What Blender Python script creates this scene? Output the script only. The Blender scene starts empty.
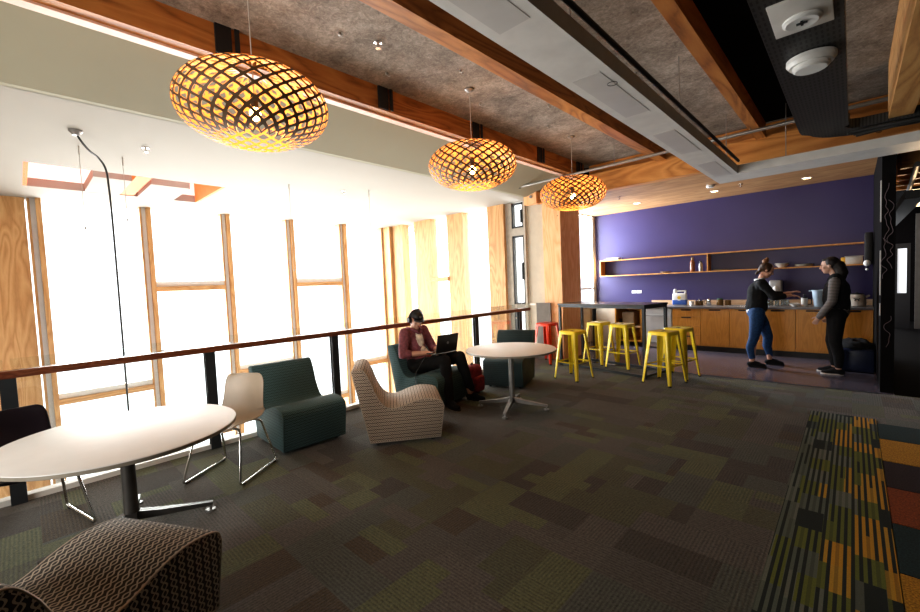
import bpy, bmesh, math, random
from mathutils import Vector, Matrix, Euler
random.seed(7)
R = math.radians
PI = math.pi
COL = bpy.context.scene.collection
scene = bpy.context.scene

# ------------------------------------------------------------ node helpers
def new_mat(name):
    m = bpy.data.materials.new(name); m.use_nodes = True
    nt = m.node_tree
    for n in list(nt.nodes): nt.nodes.remove(n)
    out = nt.nodes.new('ShaderNodeOutputMaterial')
    b = nt.nodes.new('ShaderNodeBsdfPrincipled')
    nt.links.new(b.outputs[0], out.inputs[0])
    return m, nt, b, out
def N(nt, typ, **kw):
    n = nt.nodes.new(typ)
    for k, v in kw.items():
        if k.startswith('i_'):
            key = k[2:]
            key = int(key) if key.isdigit() else key
            n.inputs[key].default_value = v
        else: setattr(n, k, v)
    return n
def math_(nt, op, a, b=None, c=None):
    n = nt.nodes.new('ShaderNodeMath'); n.operation = op
    for i, v in enumerate((a, b, c)):
        if v is None: continue
        if isinstance(v, (int, float)): n.inputs[i].default_value = v
        else: nt.links.new(v, n.inputs[i])
    return n.outputs[0]
def ramp(nt, fac, stops, interp='LINEAR'):
    r = nt.nodes.new('ShaderNodeValToRGB'); r.color_ramp.interpolation = interp
    e = r.color_ramp.elements
    while len(e) > 1: e.remove(e[-1])
    e[0].position = stops[0][0]; e[0].color = (*stops[0][1], 1)
    for p, c in stops[1:]:
        x = e.new(p); x.color = (*c, 1)
    nt.links.new(fac, r.inputs[0]); return r.outputs[0]
def mixc(nt, fac, a, b, typ='MIX'):
    n = nt.nodes.new('ShaderNodeMix'); n.data_type = 'RGBA'; n.blend_type = typ
    for i, v in ((0, fac), (6, a), (7, b)):
        if isinstance(v, (int, float)): n.inputs[i].default_value = v
        elif isinstance(v, tuple): n.inputs[i].default_value = (*v, 1)
        else: nt.links.new(v, n.inputs[i])
    return n.outputs[2]
def bump(nt, b, h, strength=.3, dist=.01):
    n = nt.nodes.new('ShaderNodeBump'); n.inputs['Strength'].default_value = strength; n.inputs['Distance'].default_value = dist
    nt.links.new(h, n.inputs['Height']); nt.links.new(n.outputs[0], b.inputs['Normal'])
def objco(nt, scale=(1,1,1)):
    t = nt.nodes.new('ShaderNodeTexCoord'); m = nt.nodes.new('ShaderNodeMapping')
    m.inputs['Scale'].default_value = scale
    nt.links.new(t.outputs['Object'], m.inputs[0]); return m.outputs[0]
def noise(nt, co, scale=5, detail=4, rough=.5, dist=0):
    n = nt.nodes.new('ShaderNodeTexNoise'); n.inputs['Scale'].default_value = scale; n.inputs['Detail'].default_value = detail
    n.inputs['Roughness'].default_value = rough; n.inputs['Distortion'].default_value = dist
    nt.links.new(co, n.inputs['Vector']); return n.outputs['Fac']

def plain(name, c, rough=.5, metal=0, spec=.5, var=.06, vs=8, emit=None, es=1, coat=0):
    m, nt, b, out = new_mat(name)
    f = noise(nt, objco(nt), vs, 3)
    d = tuple(max(0, x*(1-var*2)) for x in c); l = tuple(min(1, x*(1+var*2)) for x in c)
    nt.links.new(ramp(nt, f, [(.3, d), (.7, l)]), b.inputs['Base Color'])
    b.inputs['Roughness'].default_value = rough; b.inputs['Metallic'].default_value = metal
    b.inputs['Specular IOR Level'].default_value = spec
    b.inputs['Coat Weight'].default_value = coat
    if emit: b.inputs['Emission Color'].default_value = (*emit, 1); b.inputs['Emission Strength'].default_value = es
    return m
def wood(name, c1, c2, c3, grain='y', rough=.5, gs=1.0, knots=True, contrast=1):
    """plywood / laminated timber with stretched cathedral grain along one axis"""
    m, nt, b, out = new_mat(name)
    long_, cross = .35*gs, 2.2*gs
    sc = {'x': (long_, cross, cross), 'y': (cross, long_, cross), 'z': (cross, cross, long_)}[grain]
    co = objco(nt, sc)
    n1 = noise(nt, co, 1.6, 2, .5, .6)
    w = math_(nt, 'FRACT', math_(nt, 'MULTIPLY', n1, 9))
    tri = math_(nt, 'ABSOLUTE', math_(nt, 'SUBTRACT', w, .5))
    fine = noise(nt, objco(nt, tuple(s*14 for s in sc)), 2, 4, .6)
    f = math_(nt, 'ADD', math_(nt, 'MULTIPLY', tri, 1.1), math_(nt, 'MULTIPLY', fine, .45))
    col = ramp(nt, f, [(.12, c1), (.42, c2), (.8, c3)])
    if knots:
        v = nt.nodes.new('ShaderNodeTexVoronoi'); v.inputs['Scale'].default_value = 2.2
        v.inputs['Randomness'].default_value = 1
        nt.links.new(objco(nt, {'x': (.6, 1, 1), 'y': (1, .6, 1), 'z': (1, 1, .6)}[grain]), v.inputs['Vector'])
        k = math_(nt, 'LESS_THAN', v.outputs['Distance'], .035)
        col = mixc(nt, math_(nt, 'MULTIPLY', k, .8), col, tuple(x*.25 for x in c1))
    nt.links.new(col, b.inputs['Base Color']); b.inputs['Roughness'].default_value = rough
    bump(nt, b, f, .12, .004)
    return m
M = {}
M['beam'] = wood('orange laminated beam', (.20,.070,.014), (.38,.145,.034), (.48,.21,.055), 'y', .5)
M['beam_x'] = wood('orange laminated cross beam', (.34,.125,.025), (.48,.20,.045), (.60,.28,.075), 'x', .5, .8)
M['column'] = wood('pale plywood column', (.78,.36,.15), (.90,.48,.23), (.95,.56,.30), 'z', .5, 1.2)
M['facade'] = wood('honey plywood facade', (.42,.21,.075), (.55,.30,.12), (.64,.38,.17), 'z', .5, 1.0)
M['facade_y'] = wood('honey plywood rail', (.42,.21,.075), (.55,.30,.12), (.64,.38,.17), 'y', .5, 1.0, False)
M['plyceil'] = wood('plywood kitchen ceiling', (.28,.14,.05), (.40,.21,.085), (.50,.29,.13), 'x', .5, .8, False)
M['cab'] = wood('orange veneer cabinet', (.50,.20,.022), (.58,.25,.032), (.64,.29,.045), 'z', .38, 2, False)
M['shelf'] = wood('orange plywood shelf', (.45,.19,.05), (.58,.27,.075), (.68,.36,.12), 'x', .5, 2, False)
M['rail'] = wood('dark red timber handrail', (.09,.025,.012), (.16,.05,.022), (.22,.08,.035), 'y', .3, 3, False)
M['splash'] = wood('pale timber upstand', (.45,.28,.15), (.58,.38,.22), (.65,.45,.28), 'x', .5, 2, False)
M['white_ceil'] = plain('warm white ceiling paint', (.37,.345,.30), .85, var=.015, vs=.6)
M['olive_wall'] = plain('olive cream bulkhead paint', (.33,.31,.225), .8, var=.03, vs=.7)
M['cream'] = plain('cream wall paint', (.52,.47,.38), .8, var=.03)
M['white_trim'] = plain('white steel edge', (.72,.70,.66), .5, var=.02)
M['purple'] = plain('deep violet wall paint', (.040,.030,.105), .42, var=.05, vs=.8)
M['dark_wall'] = plain('charcoal wall paint', (.006,.005,.005), .95, spec=.05)
M['pier'] = plain('black end wall paint', (.008,.007,.007), .9, spec=.08)
M['black'] = plain('black powder coat', (.012,.012,.013), .5)
M['blackp'] = plain('black polypropylene', (.014,.008,.014), .38)
M['steel_dark'] = plain('dark grey steel post', (.022,.026,.03), .45)
M['grey_metal'] = plain('grey satin metal', (.30,.29,.28), .45, .7)
M['table_leg'] = plain('grey powder coated leg', (.12,.115,.11), .35, .7)
M['chrome'] = plain('polished chrome', (.75,.75,.75), .12, 1.0)
M['pipe'] = plain('galvanised steel pipe', (.42,.42,.40), .35, .7)
M['trough'] = plain('pale grey light trough', (.62,.60,.57), .5, var=.03)
M['lens'] = plain('satin diffuser', (.50,.48,.46), .35, var=.02)
M['laminate'] = plain('white laminate', (.80,.81,.80), .5, var=.01)
M['laminate_edge'] = plain('cream laminate edge', (.30,.27,.22), .4)
M['beige'] = plain('warm beige plastic shell', (.46,.38,.29), .4, var=.02)
M['yellow'] = plain('yellow painted steel', (.90,.68,.035), .3, .1, var=.03, coat=.3)
M['red'] = plain('red painted steel', (.85,.06,.02), .3, .1, var=.03, coat=.3)
M['rubber'] = plain('black rubber', (.01,.01,.01), .8)
M['bar_top'] = plain('charcoal bar top', (.06,.06,.065), .22, var=.05)
M['worktop'] = plain('dark laminate worktop', (.17,.16,.16), .3)
M['white_app'] = plain('white appliance', (.62,.62,.60), .35, var=.02)
M['white_pl'] = plain('white plastic', (.70,.70,.68), .4, var=.02)
M['orange_lin'] = plain('glowing orange painted reveal', (.80,.16,.03), .7, emit=(1,.25,.06), es=.35)  # orange paint with a self-glow standing in for daylight on the reveal
M['ply_dark'] = plain('backlit dark ply face', (.11,.06,.025), .6)  # dark tone paints the backlit shade of the outer face
M['ply_in'] = plain('orange painted plywood', (.95,.50,.16), .55, emit=(1,.45,.10), es=.20)  # orange paint plus a self-glow for the lamplit inside
M['grey_shirt'] = plain('grey knitted sleeve', (.13,.11,.10), .95)
M['vinyl'] = plain('violet grey vinyl floor', (.115,.10,.125), .22, var=.08, vs=2)
M['navy'] = plain('navy plastic', (.012,.02,.06), .4)
M['teal_pl'] = plain('cyan plastic', (.05,.3,.4), .4)
M['cable'] = plain('black cable', (.03,.03,.03), .5)
M['wirew'] = plain('pale wire', (.5,.48,.44), .5)
M['skin'] = plain('light skin', (.56,.31,.22), .5, var=.05)
M['skin2'] = plain('pale skin', (.50,.30,.22), .5, var=.05)
M['hair'] = plain('brown hair', (.05,.022,.010), .6, var=.3, vs=60)
M['hair_top'] = plain('fair brown bun hair', (.22,.10,.04), .6, var=.3, vs=60)
M['hair_dark'] = plain('dark hair', (.010,.006,.005), .55, var=.3, vs=60)
M['eye'] = plain('dark eye', (.01,.008,.008), .2)
M['lip'] = plain('lips', (.38,.12,.10), .5)
M['maroon'] = plain('maroon cotton shirt', (.22,.075,.09), .9, var=.15, vs=30)
M['denim'] = plain('blue denim', (.012,.05,.14), .85, var=.2, vs=40)
M['black_cloth'] = plain('black cloth', (.006,.006,.007), .95, var=.2, vs=20)
M['tee'] = plain('cream printed tee', (.6,.52,.42), .9, var=.25, vs=22)
M['redbag'] = plain('red backpack cloth', (.22,.015,.025), .8, var=.2, vs=25)
M['sole'] = plain('white rubber sole', (.55,.52,.5), .6)
M['laptop'] = plain('dark laptop shell', (.035,.033,.032), .35, .4)
M['bulb'] = plain('warm bulb', (1,.8,.5), .3, emit=(1,.62,.25), es=22)
M['down'] = plain('downlight lens', (1,.9,.7), .3, emit=(1,.72,.38), es=9)
M['daylit'] = plain('daylit opal glass', (.8,.82,.85), .3, emit=(.8,.82,.85), es=.6)
M['fluoro'] = plain('dim fluorescent lens', (1,.9,.7), .3, emit=(1,.75,.45), es=2.0)
M['screen'] = plain('black screen', (.01,.01,.012), .15)
M['cardboard'] = plain('cardboard', (.35,.26,.16), .8)
M['crock'] = plain('cream crockery', (.55,.52,.47), .3)
M['amber'] = plain('amber jar', (.16,.09,.03), .2)
M['outside_floor'] = plain('pale lower floor', (.45,.44,.42), .6, var=.03)
M['cup_blue'] = plain('pale blue plastic', (.42,.52,.6), .3)
M['tub_y'] = plain('yellow tub label', (.75,.42,.04), .5)

# glass: a thin sheet, mostly clear with a sharp reflection
def glass(name, tint=(.96,.98,.97), refl=.06, alpha_noise=0):
    m = bpy.data.materials.new(name); m.use_nodes = True; nt = m.node_tree
    for n in list(nt.nodes): nt.nodes.remove(n)
    out = nt.nodes.new('ShaderNodeOutputMaterial'); t = nt.nodes.new('ShaderNodeBsdfTransparent'); g = nt.nodes.new('ShaderNodeBsdfGlossy')
    mx = nt.nodes.new('ShaderNodeMixShader'); lw = nt.nodes.new('ShaderNodeLayerWeight'); lw.inputs[0].default_value = .25
    f = math_(nt, 'ADD', math_(nt, 'MULTIPLY', lw.outputs['Fresnel'], .5), refl*.3)
    t.inputs[0].default_value = (*tint, 1); g.inputs['Roughness'].default_value = .03
    nt.links.new(f, mx.inputs[0]); nt.links.new(t.outputs[0], mx.inputs[1]); nt.links.new(g.outputs[0], mx.inputs[2]); nt.links.new(mx.outputs[0], out.inputs[0])
    return m
M['glass'] = glass('clear balustrade glass')
M['pane'] = glass('window glass', (.98,.99,1), .02)
M['drink_glass'] = glass('drinking glass', (.80,.85,.88), .4)

# concrete slab with a blotchy fibrous finish
def concrete():
    m, nt, b, out = new_mat('mottled board ceiling')
    co = objco(nt)
    a = noise(nt, co, 3.0, 6, .7, .4); c = noise(nt, co, 28, 5, .75, 1.0)
    f = math_(nt, 'ADD', math_(nt, 'MULTIPLY', a, .5), math_(nt, 'MULTIPLY', c, .5))
    nt.links.new(ramp(nt, f, [(.36, (.12,.10,.085)), (.5, (.26,.23,.195)), (.62, (.42,.38,.33))]), b.inputs['Base Color'])
    b.inputs['Roughness'].default_value = .9; bump(nt, b, c, .5, .01); return m
M['slab'] = concrete()

# carpet tile floor: blocks of olive, brown and slate with ribbed pile
def carpet():
    m, nt, b, out = new_mat('mosaic carpet tile')
    tc = nt.nodes.new('ShaderNodeTexCoord'); sep = nt.nodes.new('ShaderNodeSeparateXYZ'); nt.links.new(tc.outputs['Object'], sep.inputs[0])
    X, Y = sep.outputs[0], sep.outputs[1]
    def cells(wx, wy, ox, stagger, seed):
        ry = math_(nt, 'FLOOR', math_(nt, 'DIVIDE', Y, wy))
        wn0 = nt.nodes.new('ShaderNodeTexWhiteNoise'); wn0.noise_dimensions = '1D'; nt.links.new(math_(nt, 'ADD', ry, seed), wn0.inputs['W'])
        cx = math_(nt, 'FLOOR', math_(nt, 'ADD', math_(nt, 'DIVIDE', math_(nt, 'ADD', X, ox), wx), math_(nt, 'MULTIPLY', wn0.outputs['Value'], stagger)))
        cb = nt.nodes.new('ShaderNodeCombineXYZ'); nt.links.new(cx, cb.inputs[0]); nt.links.new(ry, cb.inputs[1]); cb.inputs[2].default_value = seed
        wn = nt.nodes.new('ShaderNodeTexWhiteNoise'); nt.links.new(cb.outputs[0], wn.inputs['Vector'])
        return wn.outputs['Value']
    v1 = cells(.50, .25, .1, 1.0, 1.3); v2 = cells(.25, .5, .0, 0.0, 5.7); v3 = cells(.36, .125, .2, 2.0, 9.1)
    pal = [(0, (.040,.032,.024)), (.20, (.048,.033,.018)), (.36, (.058,.050,.040)), (.52, (.056,.054,.027)), (.68, (.054,.055,.042)), (.80, (.068,.058,.047)), (.93, (.074,.076,.034))]
    c1 = ramp(nt, v1, pal, 'CONSTANT'); c2 = ramp(nt, v2, pal, 'CONSTANT'); c3 = ramp(nt, v3, pal, 'CONSTANT')
    c = mixc(nt, math_(nt, 'GREATER_THAN', v2, .6), c1, c2)
    c = mixc(nt, math_(nt, 'GREATER_THAN', v3, .86), c, c3)
    # ribs that change direction from tile to tile
    rx = math_(nt, 'SINE', math_(nt, 'MULTIPLY', X, 2*PI/.02)); ry = math_(nt, 'SINE', math_(nt, 'MULTIPLY', Y, 2*PI/.02))
    sel = math_(nt, 'GREATER_THAN', math_(nt, 'FRACT', math_(nt, 'MULTIPLY', v1, 7)), .5)
    mx = nt.nodes.new('ShaderNodeMix'); nt.links.new(sel, mx.inputs[0]); nt.links.new(rx, mx.inputs[2]); nt.links.new(ry, mx.inputs[3])
    fuzz = noise(nt, tc.outputs['Object'], 55, 4, .85)
    f = math_(nt, 'ADD', math_(nt, 'MULTIPLY', mx.outputs[0], .24), math_(nt, 'ADD', math_(nt, 'MULTIPLY', fuzz, 3.2), math_(nt, 'MULTIPLY', noise(nt, tc.outputs['Object'], 2.2, 4, .6), .5)))
    g = nt.nodes.new('ShaderNodeCombineXYZ')
    k = math_(nt, 'MAXIMUM', math_(nt, 'ADD', math_(nt, 'MULTIPLY', f, 1.3), -1.05), .15)
    for i in range(3): nt.links.new(k, g.inputs[i])
    c = mixc(nt, 1.0, c, g.outputs[0], 'MULTIPLY')
    nt.links.new(c, b.inputs['Base Color']); b.inputs['Roughness'].default_value = .95
    b.inputs['Sheen Weight'].default_value = .15; b.inputs['Specular IOR Level'].default_value = .2
    bump(nt, b, f, .5, .006); return m
M['carpet'] = carpet()
def runner():
    m, nt, b, out = new_mat('striped carpet runner')
    tc = nt.nodes.new('ShaderNodeTexCoord'); sep = nt.nodes.new('ShaderNodeSeparateXYZ'); nt.links.new(tc.outputs['Object'], sep.inputs[0])
    X, Y = sep.outputs[0], sep.outputs[1]
    sx = math_(nt, 'FLOOR', math_(nt, 'DIVIDE', X, .0155))
    big = math_(nt, 'FLOOR', math_(nt, 'DIVIDE', X, .125))
    ry = math_(nt, 'FLOOR', math_(nt, 'DIVIDE', math_(nt, 'ADD', Y, math_(nt, 'MULTIPLY', big, .07)), .25))
    def wn(a, c, z):
        cb = nt.nodes.new('ShaderNodeCombineXYZ'); nt.links.new(a, cb.inputs[0]); nt.links.new(c, cb.inputs[1]); cb.inputs[2].default_value = z
        w = nt.nodes.new('ShaderNodeTexWhiteNoise'); nt.links.new(cb.outputs[0], w.inputs['Vector']); return w.outputs['Value']
    a = wn(sx, ry, 1.0); blk = wn(big, ry, 3.0)
    hue = math_(nt, 'ADD', math_(nt, 'MULTIPLY', blk, .55), math_(nt, 'MULTIPLY', math_(nt, 'ADD', X, .33), .9))
    bright = ramp(nt, hue, [(0, (.11,.13,.10)), (.30, (.15,.165,.13)), (.45, (.14,.16,.03)), (.60, (.48,.28,.03)), (.72, (.52,.27,.02)), (.92, (.14,.15,.13))], 'CONSTANT')
    alt = math_(nt, 'MODULO', math_(nt, 'ABSOLUTE', sx), 2)
    on = math_(nt, 'MULTIPLY', math_(nt, 'GREATER_THAN', alt, .5), math_(nt, 'GREATER_THAN', blk, .16))
    on = math_(nt, 'MAXIMUM', on, math_(nt, 'MULTIPLY', math_(nt, 'GREATER_THAN', a, .84), .6))
    c = mixc(nt, on, (.012,.020,.018), bright)
    fuzz = noise(nt, tc.outputs['Object'], 120, 3, .8)
    g = nt.nodes.new('ShaderNodeCombineXYZ'); k = math_(nt, 'ADD', math_(nt, 'MULTIPLY', fuzz, 1.0), .5)
    for i in range(3): nt.links.new(k, g.inputs[i])
    nt.links.new(mixc(nt, 1.0, c, g.outputs[0], 'MULTIPLY'), b.inputs['Base Color'])
    b.inputs['Roughness'].default_value = .95; bump(nt, b, fuzz, .4, .005); return m
M['runner'] = runner()
for nm, c in (('t_teal', (.012,.032,.036)), ('t_yellow', (.40,.20,.015)), ('t_plum', (.022,.011,.016)), ('t_rust', (.22,.05,.010))):
    M[nm] = plain('carpet tile '+nm[2:], c, .95, var=.3, vs=110)

# woven upholstery: linked-chain pattern driven by the mesh's UV map
def fabric(name, dark, light, nx=27, ny=27, w=.12, amp=.27, swap=False):
    m, nt, b, out = new_mat(name)
    uv = nt.nodes.new('ShaderNodeUVMap'); uv.uv_map = 'UVMap'
    sep = nt.nodes.new('ShaderNodeSeparateXYZ'); nt.links.new(uv.outputs[0], sep.inputs[0])
    U = math_(nt, 'MULTIPLY', sep.outputs[1 if swap else 0], nx); V = math_(nt, 'MULTIPLY', sep.outputs[0 if swap else 1], ny)
    col = math_(nt, 'FLOOR', U); fu = math_(nt, 'SUBTRACT', math_(nt, 'FRACT', U), .5)
    Vs = math_(nt, 'ADD', V, math_(nt, 'MULTIPLY', col, .5))
    s = math_(nt, 'MULTIPLY', math_(nt, 'SINE', math_(nt, 'MULTIPLY', Vs, 2*PI*.5)), amp)
    s2 = math_(nt, 'MULTIPLY', math_(nt, 'SINE', math_(nt, 'ADD', math_(nt, 'MULTIPLY', Vs, 2*PI*.5), .12)), amp)
    d1 = math_(nt, 'ABSOLUTE', math_(nt, 'SUBTRACT', fu, s)); d2 = math_(nt, 'ABSOLUTE', math_(nt, 'ADD', fu, s2))
    d = math_(nt, 'MINIMUM', d1, d2)
    line = math_(nt, 'LESS_THAN', d, w)
    fine = noise(nt, uv.outputs[0], 400, 2, .7)
    c = mixc(nt, line, dark, light)
    g = nt.nodes.new('ShaderNodeCombineXYZ'); k = math_(nt, 'ADD', math_(nt, 'MULTIPLY', fine, .8), .6)
    for i in range(3): nt.links.new(k, g.inputs[i])
    nt.links.new(mixc(nt, 1.0, c, g.outputs[0], 'MULTIPLY'), b.inputs['Base Color'])
    b.inputs['Roughness'].default_value = .9; b.inputs['Sheen Weight'].default_value = .1
    bump(nt, b, line, .3, .002); return m
M['fab_tan'] = fabric('tan chain weave', (.085,.062,.046), (.52,.42,.33), 30, 46, .155, .30, True)
M['fab_brown'] = fabric('brown chain weave', (.018,.013,.011), (.40,.35,.28), 24, 32, .105, .29)
M['fab_teal'] = fabric('teal wave weave', (.020,.043,.048), (.075,.15,.16), 34, 40, .14, .30, True)
M['fab_teal2'] = fabric('dark teal wave weave', (.012,.024,.027), (.036,.068,.074), 34, 40, .14, .3, True)
M['pipe_tan'] = plain('tan piping', (.42,.35,.28), .8)
M['pipe_teal'] = plain('teal piping', (.05,.10,.10), .8)
# striped knit
def stripes(name, a, c, n, ax=2):
    m, nt, b, out = new_mat(name)
    tc = nt.nodes.new('ShaderNodeTexCoord'); sep = nt.nodes.new('ShaderNodeSeparateXYZ'); nt.links.new(tc.outputs['Object'], sep.inputs[0])
    f = math_(nt, 'GREATER_THAN', math_(nt, 'FRACT', math_(nt, 'MULTIPLY', sep.outputs[ax], n)), .5)
    nt.links.new(mixc(nt, f, a, c), b.inputs['Base Color']); b.inputs['Roughness'].default_value = .9; return m
M['knit'] = stripes('grey striped knit', (.20,.18,.17), (.075,.065,.062), 48)
def perforated():
    m, nt, b, out = new_mat('perforated black tray')
    tc = nt.nodes.new('ShaderNodeTexCoord'); sep = nt.nodes.new('ShaderNodeSeparateXYZ'); nt.links.new(tc.outputs['Object'], sep.inputs[0])
    fx = math_(nt, 'ABSOLUTE', math_(nt, 'SUBTRACT', math_(nt, 'FRACT', math_(nt, 'MULTIPLY', sep.outputs[0], 38)), .5))
    fy = math_(nt, 'ABSOLUTE', math_(nt, 'SUBTRACT', math_(nt, 'FRACT', math_(nt, 'MULTIPLY', sep.outputs[1], 14)), .5))
    h = math_(nt, 'MULTIPLY', math_(nt, 'LESS_THAN', fx, .22), math_(nt, 'LESS_THAN', fy, .3))
    nt.links.new(mixc(nt, h, (.035,.035,.034), (.004,.004,.004)), b.inputs['Base Color']); b.inputs['Roughness'].default_value = .5; bump(nt, b, h, .6, .01); return m
M['tray'] = perforated()

# ------------------------------------------------------------ mesh helpers
def finish(bm, name, mats, parent=None, smooth=None, mods=None):
    me = bpy.data.meshes.new(name); bm.normal_update(); bm.to_mesh(me); bm.free()
    for m in (mats if isinstance(mats, (list, tuple)) else [mats]): me.materials.append(M[m] if isinstance(m, str) else m)
    if smooth is not None:
        for p in me.polygons: p.use_smooth = True
        if smooth < 180: me.set_sharp_from_angle(angle=R(smooth))
    o = bpy.data.objects.new(name, me); COL.objects.link(o)
    if parent: o.parent = parent
    return o
def thing(name, label, cat, loc=(0,0,0), rz=0, group=None):
    o = bpy.data.objects.new(name, None); COL.objects.link(o); o.location = loc; o.rotation_euler = (0,0,rz)
    o.empty_display_size = .05; o['label'] = label; o['category'] = cat
    if group: o['group'] = group
    return o
def tag(o, label, cat, group=None):
    o['label'] = label; o['category'] = cat
    if group: o['group'] = group
    return o
def struct(o, label=None):
    o['kind'] = 'structure'
    if label: o['label'] = label
    return o
def bx(bm, c, s, rot=None, bev=0, seg=2):
    g = bmesh.ops.create_cube(bm, size=1)
    vs = g['verts']
    bmesh.ops.scale(bm, vec=s, verts=vs)
    if bev:
        es = list({e for v in vs for e in v.link_edges})
        r = bmesh.ops.bevel(bm, geom=es, offset=bev, segments=seg, profile=.5, affect='EDGES')
        vs = list({v for f in r['faces'] for v in f.verts} | {v for v in vs if v.is_valid})
    if rot is not None: bmesh.ops.rotate(bm, cent=(0,0,0), matrix=rot.to_matrix() if hasattr(rot,'to_matrix') else rot, verts=vs)
    bmesh.ops.translate(bm, vec=c, verts=vs)
    return vs
def b2(bm, x0, x1, y0, y1, z0, z1, bev=0):
    return bx(bm, ((x0+x1)/2, (y0+y1)/2, (z0+z1)/2), (abs(x1-x0), abs(y1-y0), abs(z1-z0)), bev=bev)
def box(name, x0, x1, y0, y1, z0, z1, mat, parent=None, bev=0):
    bm = bmesh.new(); b2(bm, x0, x1, y0, y1, z0, z1, bev); return finish(bm, name, mat, parent, None)
def align(d):
    return Vector(d).normalized().to_track_quat('Z', 'Y').to_matrix()
def cyl(bm, p0, p1, r0, r1=None, seg=16, cap=True):
    p0, p1 = Vector(p0), Vector(p1); r1 = r0 if r1 is None else r1
    L = (p1-p0).length
    if L < 1e-6: return []
    g = bmesh.ops.create_cone(bm, cap_ends=cap, cap_tris=False, segments=seg, radius1=max(r0,1e-4), radius2=max(r1,1e-4), depth=L)
    vs = g['verts']; bmesh.ops.rotate(bm, cent=(0,0,0), matrix=align(p1-p0), verts=vs); bmesh.ops.translate(bm, vec=(p0+p1)/2, verts=vs); return vs
def sph(bm, c, r, rot=None, u=16, v=10):
    g = bmesh.ops.create_uvsphere(bm, u_segments=u, v_segments=v, radius=1); vs = g['verts']
    bmesh.ops.scale(bm, vec=(r,r,r) if isinstance(r,(int,float)) else r, verts=vs)
    if rot is not None: bmesh.ops.rotate(bm, cent=(0,0,0), matrix=rot, verts=vs)
    bmesh.ops.translate(bm, vec=c, verts=vs); return vs
def lathe(bm, prof, c=(0,0,0), seg=32, cap=True):
    c = Vector(c); rings = []
    for r, z in prof:
        rings.append([bm.verts.new(c+Vector((r*math.cos(2*PI*i/seg), r*math.sin(2*PI*i/seg), z))) for i in range(seg)])
    for a, b in zip(rings, rings[1:]):
        for i in range(seg): bm.faces.new((a[i], a[(i+1)%seg], b[(i+1)%seg], b[i]))
    if cap: bm.faces.new(list(reversed(rings[0]))); bm.faces.new(rings[-1])
def tube(bm, pts, r, seg=8, closed=False, radii=None):
    pts = [Vector(p) for p in pts]; n = len(pts); rings = []
    up = None
    for i, p in enumerate(pts):
        a = pts[(i-1)%n] if (closed or i) else p; b = pts[(i+1)%n] if (closed or i < n-1) else p
        t = (b-a).normalized()
        if up is None: up = t.orthogonal().normalized()
        else:
            up = (up - t*up.dot(t)); up = up.normalized() if up.length > 1e-6 else t.orthogonal().normalized()
        s = t.cross(up); rr = radii[i] if radii else r
        rings.append([bm.verts.new(p+(up*math.cos(2*PI*k/seg)+s*math.sin(2*PI*k/seg))*rr) for k in range(seg)])
    for i in range(n if closed else n-1):
        a, b = rings[i], rings[(i+1)%n]
        for k in range(seg): bm.faces.new((a[k], a[(k+1)%seg], b[(k+1)%seg], b[k]))
    if not closed: bm.faces.new(list(reversed(rings[0]))); bm.faces.new(rings[-1])
def catmull(P, sub=5, closed=False):
    out = []; n = len(P); P = [Vector(p) for p in P]
    for i in range(n if closed else n-1):
        p0 = P[(i-1)%n] if (closed or i) else P[0]; p1 = P[i]; p2 = P[(i+1)%n]; p3 = P[(i+2)%n] if (closed or i+2 < n) else P[-1]
        for k in range(sub):
            t = k/sub
            out.append(.5*((2*p1)+(-p0+p2)*t+(2*p0-5*p1+4*p2-p3)*t*t+(-p0+3*p1-3*p2+p3)*t**3))
    if not closed: out.append(P[-1])
    return out
def fillet(P, r, k=4):
    P = [Vector(p) for p in P]; out = [P[0]]
    for a, b, c in zip(P, P[1:], P[2:]):
        u = (a-b); v = (c-b); d = min(r, u.length*.45, v.length*.45)
        s, e = b+u.normalized()*d, b+v.normalized()*d
        for i in range(k+1):
            t = i/k; out.append(s*(1-t)**2+b*2*t*(1-t)+e*t*t)
    out.append(P[-1]); return out
def copy_tree(o, parent=None):
    c = o.copy(); COL.objects.link(c)
    if parent: c.parent = parent
    for ch in list(o.children): copy_tree(ch, c)
    return c

# ------------------------------------------------------------ camera (from the photo's vanishing points)
CX, CY, FL = 460, 306, 416.
H = 1.55
vy = Vector((393,-38,FL)).normalized(); vx = -Vector((-441,-3,FL)).normalized(); vx = (vx-vy*vx.dot(vy)).normalized()
vz = vx.cross(vy)
if vz.y > 0: vz = -vz
Mw = Matrix((vx, vy, vz))           # world = Mw @ (right, down, forward)
right = Mw @ Vector((1,0,0)); up = Mw @ Vector((0,-1,0)); back = Mw @ Vector((0,0,-1))
cam = bpy.data.cameras.new('camera'); co = bpy.data.objects.new('camera', cam); COL.objects.link(co)
mw = Matrix.Identity(4)
for i in range(3): mw[i][0], mw[i][1], mw[i][2] = right[i], up[i], back[i]
mw[2][3] = H
co.matrix_world = mw; cam.sensor_width = 36; cam.lens = FL*36/920; cam.clip_start = .02; cam.clip_end = 200
scene.camera = co

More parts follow.
